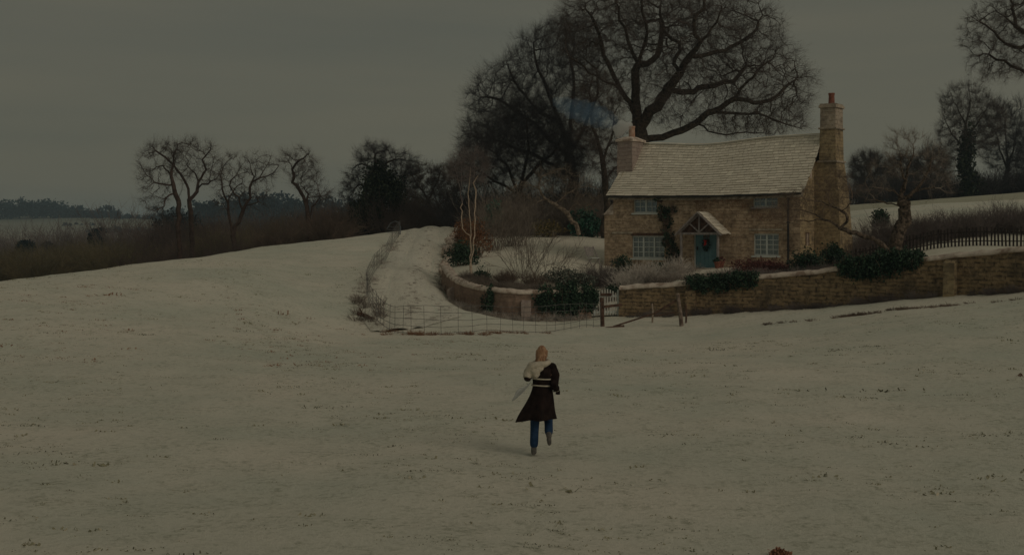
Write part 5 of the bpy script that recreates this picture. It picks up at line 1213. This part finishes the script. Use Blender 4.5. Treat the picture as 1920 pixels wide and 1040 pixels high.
tufts(-100, 2050, 12.2, 40, 900, .045, .026, 30, M['tuft_dark'], 2, 'dark low wisps of grass lying in streaks across the near field', 'grass', onlyf=notlane, thick=.0028, aspect=2.6)
tufts(-100, 900, 30, 46, 500, .05, .045, 12, M['dead_grass'], 3, 'rusty dead grass specks on the left field', 'grass', onlyf=notlane)
# brown bracken line in front of the ochre wall
rn = random.Random(17); sp = []
for i in range(70):
    px = rn.choice([rn.uniform(1330,1700), rn.uniform(1560,1920), rn.gauss(1610,25), rn.gauss(1750,30)]); D_ = np.interp(px, [1280,1920], [47.5,41.5])+rn.uniform(-.5,.3); x = (px-960)/FP*D_; sp.append((x, D_, F1(x, D_)-.02))
merged('bracken', 'russet dead bracken strewn on the field below the ochre wall', 'bracken', sp, (.06,.17), (.3,.6), 44, M['twig_brown'], 23, tr=.008, sub=3)
sp = []
for i in range(34):
    j = rn.randrange(30, 140); q = c1[min(j, len(c1)-1)]; x = q[0]+rn.uniform(-.3,.3); y = q[1]-rn.uniform(0,.4); sp.append((x, y, F1(x, y)-.02))
merged('weeds', 'russet weeds under the sagging wire fence', 'weeds', sp, (.06,.2), (.15,.35), 40, M['twig_rust'], 24, tr=.007, sub=3)
x, y, z = onF(1462, 13.55); lf_ = leafy('dead_leaf_clump', 'clump of russet dead leaves in the snow at the bottom edge', 'leaves', [((x, y, z+.04),(.10,.08,.05))], 420, .035, M['russet'], 3, stems=False)
x, y, z = onF(1912, 27.4); leafy('fallen_leaf', 'single orange leaf patch in the snow at the right edge', 'leaves', [((x, y, z+.03),(.09,.06,.02))], 60, .03, M['rust_leaf'], 4, stems=False)

# ------------------------------------------------------------------ chimney smoke
def smoke(name, label, cl, dens, col, seed):
    m = bpy.data.materials.new(name); m.use_nodes = True; t = m.node_tree; t.nodes.clear(); o_ = N(t, 'ShaderNodeOutputMaterial'); v = N(t, 'ShaderNodeVolumePrincipled')
    v.inputs['Color'].default_value = (*col, 1); v.inputs['Density'].default_value = dens; t.links.new(v.outputs[0], o_.inputs['Volume'])
    c0 = cl[0][0]; mb = MB()
    for i, (c, r) in enumerate(cl): mb.blob(Vector(c)-Vector(c0), r, i+seed, .12, 14)
    o = mb.build(name, m, None, c0, smooth=True); rm = o.modifiers.new('remesh', 'REMESH'); rm.mode = 'VOXEL'; rm.voxel_size = .12; tag(o, label, 'smoke', None, 'stuff'); return o
pt_ = hworld(.12, 1.8, 7.28); Dp = pt_.y
def sp_(px, py, rx, ry, dd_=0): q = P(px, py, Dp+dd_); s = Dp/FP; return ((q[0], q[1], q[2]), (rx*s, rx*s*.9, ry*s))
smoke('chimney_smoke', 'puff of pale smoke over the left chimney pot', [((pt_.x-.12,pt_.y-.05,pt_.z+.02),(.22,.22,.22)), sp_(1170,238,10,10,-.1), sp_(1163,243,10,12,-.1), sp_(1158,251,7,9,-.1), sp_(1165,231,8,7,0), sp_(1155,240,8,8,.1)], 5, (.97,.985,.98), 1)
m = bpy.data.materials.new('blue_smoke'); m.use_nodes = True; t = m.node_tree; t.nodes.clear(); o_ = N(t, 'ShaderNodeOutputMaterial'); v = N(t, 'ShaderNodeVolumePrincipled')
v.inputs['Color'].default_value = (.30,.60,.95,1); v.inputs['Density'].default_value = .20; t.links.new(v.outputs[0], o_.inputs['Volume'])
path = spline([P(px, py, Dp+d_) for px, py, d_ in ((1162,238,.1),(1148,229,.3),(1128,221,.6),(1104,212,1.0),(1078,205,1.4),(1052,194,1.8),(1036,186,2.1))], 5); kk = len(path)
rad_ = [(.10+.62*math.sin(math.pi*min(i/(kk-1)*1.0, 1))**.8)*(1+.18*math.sin(i*1.9)) for i in range(kk)]; rad_[-1] = .05
mb = MB(); mb.tube([Vector(q)-Vector(path[0]) for q in path], rad_, 14, sq=.8); tag(mb.build('smoke_trail', m, None, path[0], smooth=True), 'thin blue smoke trail drifting left from the chimney', 'smoke', None, 'stuff')

# ------------------------------------------------------------------ the running woman
WD = 19.5; SCL = FP/WD
wx = (1001-960)/FP*WD; wz = F1(wx, WD); WB = Vector(((1012-960)/FP*WD, WD, H-(852-HZ)/FP*WD))
woman = empty('person', WB); tag(woman, 'blonde woman in long dark coat and jeans running over the snow', 'person')
M['skin'] = mat('skin', (.48,.30,.22), rough=.6); M['hair'] = mat('blonde_hair', (.20,.095,.05), (.48,.30,.18), 38, stretch=(1,1,.12), rough=.5, bump=.006, bscale=60)
M['coat'] = mat('dark_wool', (.012,.008,.008), (.028,.018,.016), 9, rough=.95, spec=.1, bump=.004, bscale=80)
M['cream'] = mat('cream_wool', (.62,.56,.46), (.48,.44,.36), 18, bump=.012, bscale=50)
M['denim'] = mat('denim', (.012,.038,.092), (.022,.056,.13), 20, bump=.003, bscale=90)
M['boot'] = mat('pale_boot', (.16,.15,.14), (.10,.095,.09), 20); M['glove'] = mat('dark_glove', (.018,.010,.008))
M['bag'] = mat('white_bag', (.44,.46,.45), (.36,.38,.38), 12)
def remesh(o, vox, sm=3):
    r = o.modifiers.new('remesh', 'REMESH'); r.mode = 'VOXEL'; r.voxel_size = vox; r.use_smooth_shade = True
    s = o.modifiers.new('smooth', 'SMOOTH'); s.iterations = sm; s.factor = .5
lhip = (-.055,.0,.84); rhip = (.105,.0,.84)
lk = (-.075,.06,.46); la = (-.09,-.02,.09); rk = (.14,.22,.50); ra = (.135,-.16,.33)
lsh = (-.12,0,1.33); rsh = (.185,0,1.33); le = (-.195,-.13,1.155); lh = (-.172,.03,1.195); re = (.215,-.16,1.07); rh = (.262,.06,.985)
hc = (.035,.02,1.555)
mb = MB()
mb.tube([(.03,0,.80),(.03,0,.95),(.033,0,1.10),(.035,0,1.25),(.035,0,1.35),(.035,0,1.38)], [.15,.135,.115,.15,.11,.06], 14, sq=.75)
mb.tube([(.035,-.0,1.32),(.035,.01,1.48)], [.05,.048], 10)
mb.blob(hc, (.064,.082,.096), 0, 0, 16); mb.blob((hc[0],hc[1]+.04,hc[2]-.06),(.05,.055,.06),0,0,12)
mb.blob((hc[0],hc[1]+.10,hc[2]-.02),(.014,.022,.022),0,0,8)                                  # nose
for s_ in (-1,1): mb.blob((hc[0]+s_*.064,hc[1]+.01,hc[2]-.02),(.010,.018,.026),0,0,8)              # ears
mb.tube([lsh, le, lh], [.048,.036,.026], 10); mb.tube([rsh, re, rh], [.048,.036,.026], 10); mb.blob(lsh,(.06,.06,.06),0,0,10); mb.blob(rsh,(.06,.06,.06),0,0,10)
for a_, k_, f_ in ((lhip, lk, la), (rhip, rk, ra)): mb.tube([a_, k_, f_], [.085,.058,.036], 12); mb.blob(k_,(.056,.056,.056),0,0,10)
ob = mb.build('body', M['skin'], woman); remesh(ob, .014)
for (e0, h0, sx) in ((le, lh, -1), (re, rh, 1)):
    e0 = Vector(e0); h0 = Vector(h0); d = (h0-e0).normalized(); s_ = d.cross(Vector((0,0,1))).normalized(); upv = s_.cross(d)
    mb = MB(); mb.tube([h0-d*.03, h0+d*.03, h0+d*.085], [.030,.040,.036], 10, sq=.6)
    for k_ in range(4):
        o_ = s_*(.027-.018*k_); L_ = (.055,.066,.062,.046)[k_]; p0_ = h0+d*.075+o_; mb.tube([p0_, p0_+d*L_*.55-upv*.008, p0_+d*L_*.75-upv*.034, p0_+d*L_*.5-upv*.052], [.011,.0105,.0095,.008], 7)
    p0_ = h0+d*.02+s_*.035*(-sx); mb.tube([p0_, p0_+d*.03+s_*.02*(-sx)-upv*.01, p0_+d*.055+s_*.018*(-sx)-upv*.025], [.013,.012,.009], 7)
    ob = mb.build('glove', M['glove'], woman); remesh(ob, .006, 1)
    mb = MB(); mb.tube([h0-d*.055, h0-d*.02], [.048,.046], 10, cap=True); mb.build('cuff', M['cream'], woman, smooth=True)
# coat
prof = [(1.385,.035,.07,.06,0),(1.36,.035,.12,.085,0),(1.32,.035,.175,.115,0),(1.24,.040,.17,.13,0),(1.15,.045,.155,.13,0),(1.05,.045,.150,.13,0),(.95,.035,.165,.15,.004),(.85,.018,.192,.17,.008),(.74,-.012,.215,.19,.014),(.64,-.045,.240,.21,.020),(.545,-.073,.268,.225,.026)]
K = 40; vs = []; rn = random.Random(2)
for (z_, c_, hw_, hd2, rp) in prof:
    for j in range(K):
        a_ = 2*math.pi*j/K; f = 1+rp/.12*math.sin(a_*5+z_*4)+rp/.2*math.sin(a_*9+2); zz = z_
        if z_ < .56: zz += .012*math.sin(a_*3+1)-(.03 if math.cos(a_) < 0 else 0)*abs(math.cos(a_))
        vs.append((c_+hw_*math.cos(a_)*f, hd2*math.sin(a_)*f-.01-(.05 if z_ < .7 else 0)*0, zz))
fs = [(i*K+(j+1)%K, i*K+j, (i+1)*K+j, (i+1)*K+(j+1)%K) for i in range(len(prof)-1) for j in range(K)]
mb = MB(); mb.add(vs, fs); ct_ = mb.build('coat', M['coat'], woman, smooth=True); sf = ct_.modifiers.new('solid', 'SOLIDIFY'); sf.thickness = .012; sb = ct_.modifiers.new('sub', 'SUBSURF'); sb.levels = 1; sb.render_levels = 2
mb = MB(); mb.tube([rsh, (.232,-.05,1.22), re, (.245,-.02,1.02), (.252,.02,1.0)], [.075,.074,.064,.057,.054], 12); mb.blob(rsh,(.078,.08,.075),0,0,12); mb.blob(re,(.064,.064,.064),0,0,10)
mb.tube([lsh, (-.17,-.07,1.24), le, (-.185,-.04,1.175)], [.075,.072,.056,.050], 12); mb.blob(lsh,(.078,.08,.075),0,0,12); ob = mb.build('sleeve', M['coat'], woman); remesh(ob, .014)
for z_, w_, cx2 in ((1.165,.155,.043),(1.065,.152,.043)):
    mb = MB(); pts = [(cx2+(w_+.012)*math.cos(a_), (.13+.018)*math.sin(a_)-.01, z_+.004*math.sin(a_*2)) for a_ in [2*math.pi*j/28 for j in range(29)]]
    mb.tube(pts, .0115, 6, sq=1); mb.build('coat_stripe', M['cream'], woman, smooth=True)
# hem jeans and boots
for nm, a_, k_, f_ in (('l', lhip, lk, la), ('r', rhip, rk, ra)):
    a_, k_, f_ = map(Vector, (a_, k_, f_)); m1 = a_.lerp(k_,.5); m2 = k_.lerp(f_,.5)
    mb = MB(); mb.tube([a_, m1, k_, m2, f_], [.098,.084,.070,.064,.072], 14); ob = mb.build('jeans_leg', M['denim'], woman, smooth=True); 
    sb = ob.modifiers.new('sub', 'SUBSURF'); sb.levels = 1; sb.render_levels = 2
    bt_ = MB(); 
    if nm == 'l':
        bt_.tube([f_+Vector((0,0,.03)), f_+Vector((0,0,-.05)), f_+Vector((0,.0,-.07))], [.045,.045,.04], 10); bt_.tube([(f_.x,f_.y-.06,.035),(f_.x,f_.y+.05,.035),(f_.x+.0,f_.y+.15,.028),(f_.x,f_.y+.19,.025)], [.034,.043,.040,.02], 10, sq=.8)
    else:
        d = Vector((0,-.25,-.55)).normalized(); t1 = f_+Vector((0,-.03,-.02)); bt_.tube([f_+Vector((0,.02,.02)), t1], [.045,.045], 10); bt_.tube([t1+Vector((0,-.05,.035)), t1+Vector((0,.0,-.04)), t1+Vector((0.01,.05,-.11)), t1+Vector((.01,.075,-.14))], [.034,.043,.038,.02], 10, sq=.8)
    ob = bt_.build('boot', M['boot'], woman); remesh(ob, .010, 2)
# hair
mb = MB(); mb.blob((hc[0]-.004,hc[1]-.02,hc[2]+.014),(.079,.094,.100),3,.06,18)
for j in range(9): mb.tube([(hc[0]-.03+.012*j,-.085,hc[2]-.04),(hc[0]-.05+.010*j,-.11,hc[2]-.10),(hc[0]-.10+.013*j,-.13+.01*(j%3),hc[2]-.155-.012*(j%4)),(hc[0]-.13+.014*j,-.15,hc[2]-.165-.015*(j%3))], [.018,.016,.010,.004], 6)
for j in range(26):
    a_ = math.pi*1.02+(j/25)*math.pi*.96; r_ = .075; x0_, y0_ = hc[0]+r_*math.cos(a_), hc[1]-.02+r_*math.sin(a_)*.95
    mb.tube([(x0_,y0_,hc[2]+.04),(x0_-.008,y0_-.012,hc[2]-.06),(x0_*.55+hc[0]*.45-.035-.03*random.random(),y0_-.025,hc[2]-.125-.05*random.random())], [.020,.019,.006], 7)
ob = mb.build('hair', M['hair'], woman); remesh(ob, .010, 2)
# scarf round neck and shoulders, with the streaming end
mb = MB()
pts = [(-.155,-.05,1.20),(-.16,-.09,1.29),(-.10,-.11,1.36),(-.01,-.115,1.385),(.08,-.105,1.39),(.13,-.07,1.41),(.13,.02,1.42)]
mb.tube(pts, [.045,.070,.075,.070,.062,.05,.04], 12, sq=.8)
mb.tube([(-.14,-.10,1.24),(-.09,-.13,1.28),(-.02,-.135,1.31),(.05,-.13,1.335)], [.035,.06,.055,.03], 10, sq=.8)
mb.tube([(-.08,-.09,1.18),(-.06,-.135,1.22),(-.01,-.135,1.26)], [.03,.045,.03], 10)
mb.tube([(.13,.02,1.42),(.10,.08,1.41),(.035,.10,1.40),(-.04,.08,1.40),(-.09,0,1.38),(-.06,-.08,1.37)], [.045,.05,.05,.05,.05,.05], 10)
mb.tube([(.02,-.05,1.35), lsh, (-.175,-.075,1.25), (-.20,-.12,1.175)], [.095,.095,.078,.060], 12)
ob = mb.build('scarf', M['cream'], woman); remesh(ob, .014, 3)
mb = MB(); sec = [((-.125,-.13,1.17),.045),((-.165,-.20,1.10),.055),((-.22,-.27,1.05),.07),((-.29,-.33,1.00),.085),((-.36,-.37,.965),.12),((-.395,-.39,.945),.09)]
vs = []
for i, (c_, w_) in enumerate(sec):
    for s_ in (-1, -.33, .33, 1): vs.append((c_[0]+s_*w_*.45, c_[1]+.02*math.sin(i+s_*2), c_[2]+s_*w_*.85))
fs = [(i*4+j, (i+1)*4+j, (i+1)*4+j+1, i*4+j+1) for i in range(len(sec)-1) for j in range(3)]
mb.add(vs, fs); ob = mb.build('carried_bag', M['bag'], woman, smooth=True) if False else mb.build('scarf_end', M['bag'], woman, smooth=True)
s_ = ob.modifiers.new('solid', 'SOLIDIFY'); s_.thickness = .012; s_ = ob.modifiers.new('sub', 'SUBSURF'); s_.levels = 2; s_.render_levels = 2

# ------------------------------------------------------------------ haze
HAZE = True
if HAZE:
    m = bpy.data.materials.new('haze'); m.use_nodes = True; t = m.node_tree; t.nodes.clear(); o_ = N(t, 'ShaderNodeOutputMaterial'); v = N(t, 'ShaderNodeVolumePrincipled')
    v.inputs['Color'].default_value = (.60,.80,1.0,1); v.inputs['Density'].default_value = .00034; v.inputs['Anisotropy'].default_value = 0
    t.links.new(v.outputs[0], o_.inputs['Volume'])
    zmin = float(Z.min())-1; mb = MB(); mb.box((-2650,-450,zmin),(2650,2950,45)); tag(mb.build('haze', m), kind='stuff')
print('objects', len(bpy.data.objects), 'polys', sum(len(m.polygons) for m in bpy.data.meshes))
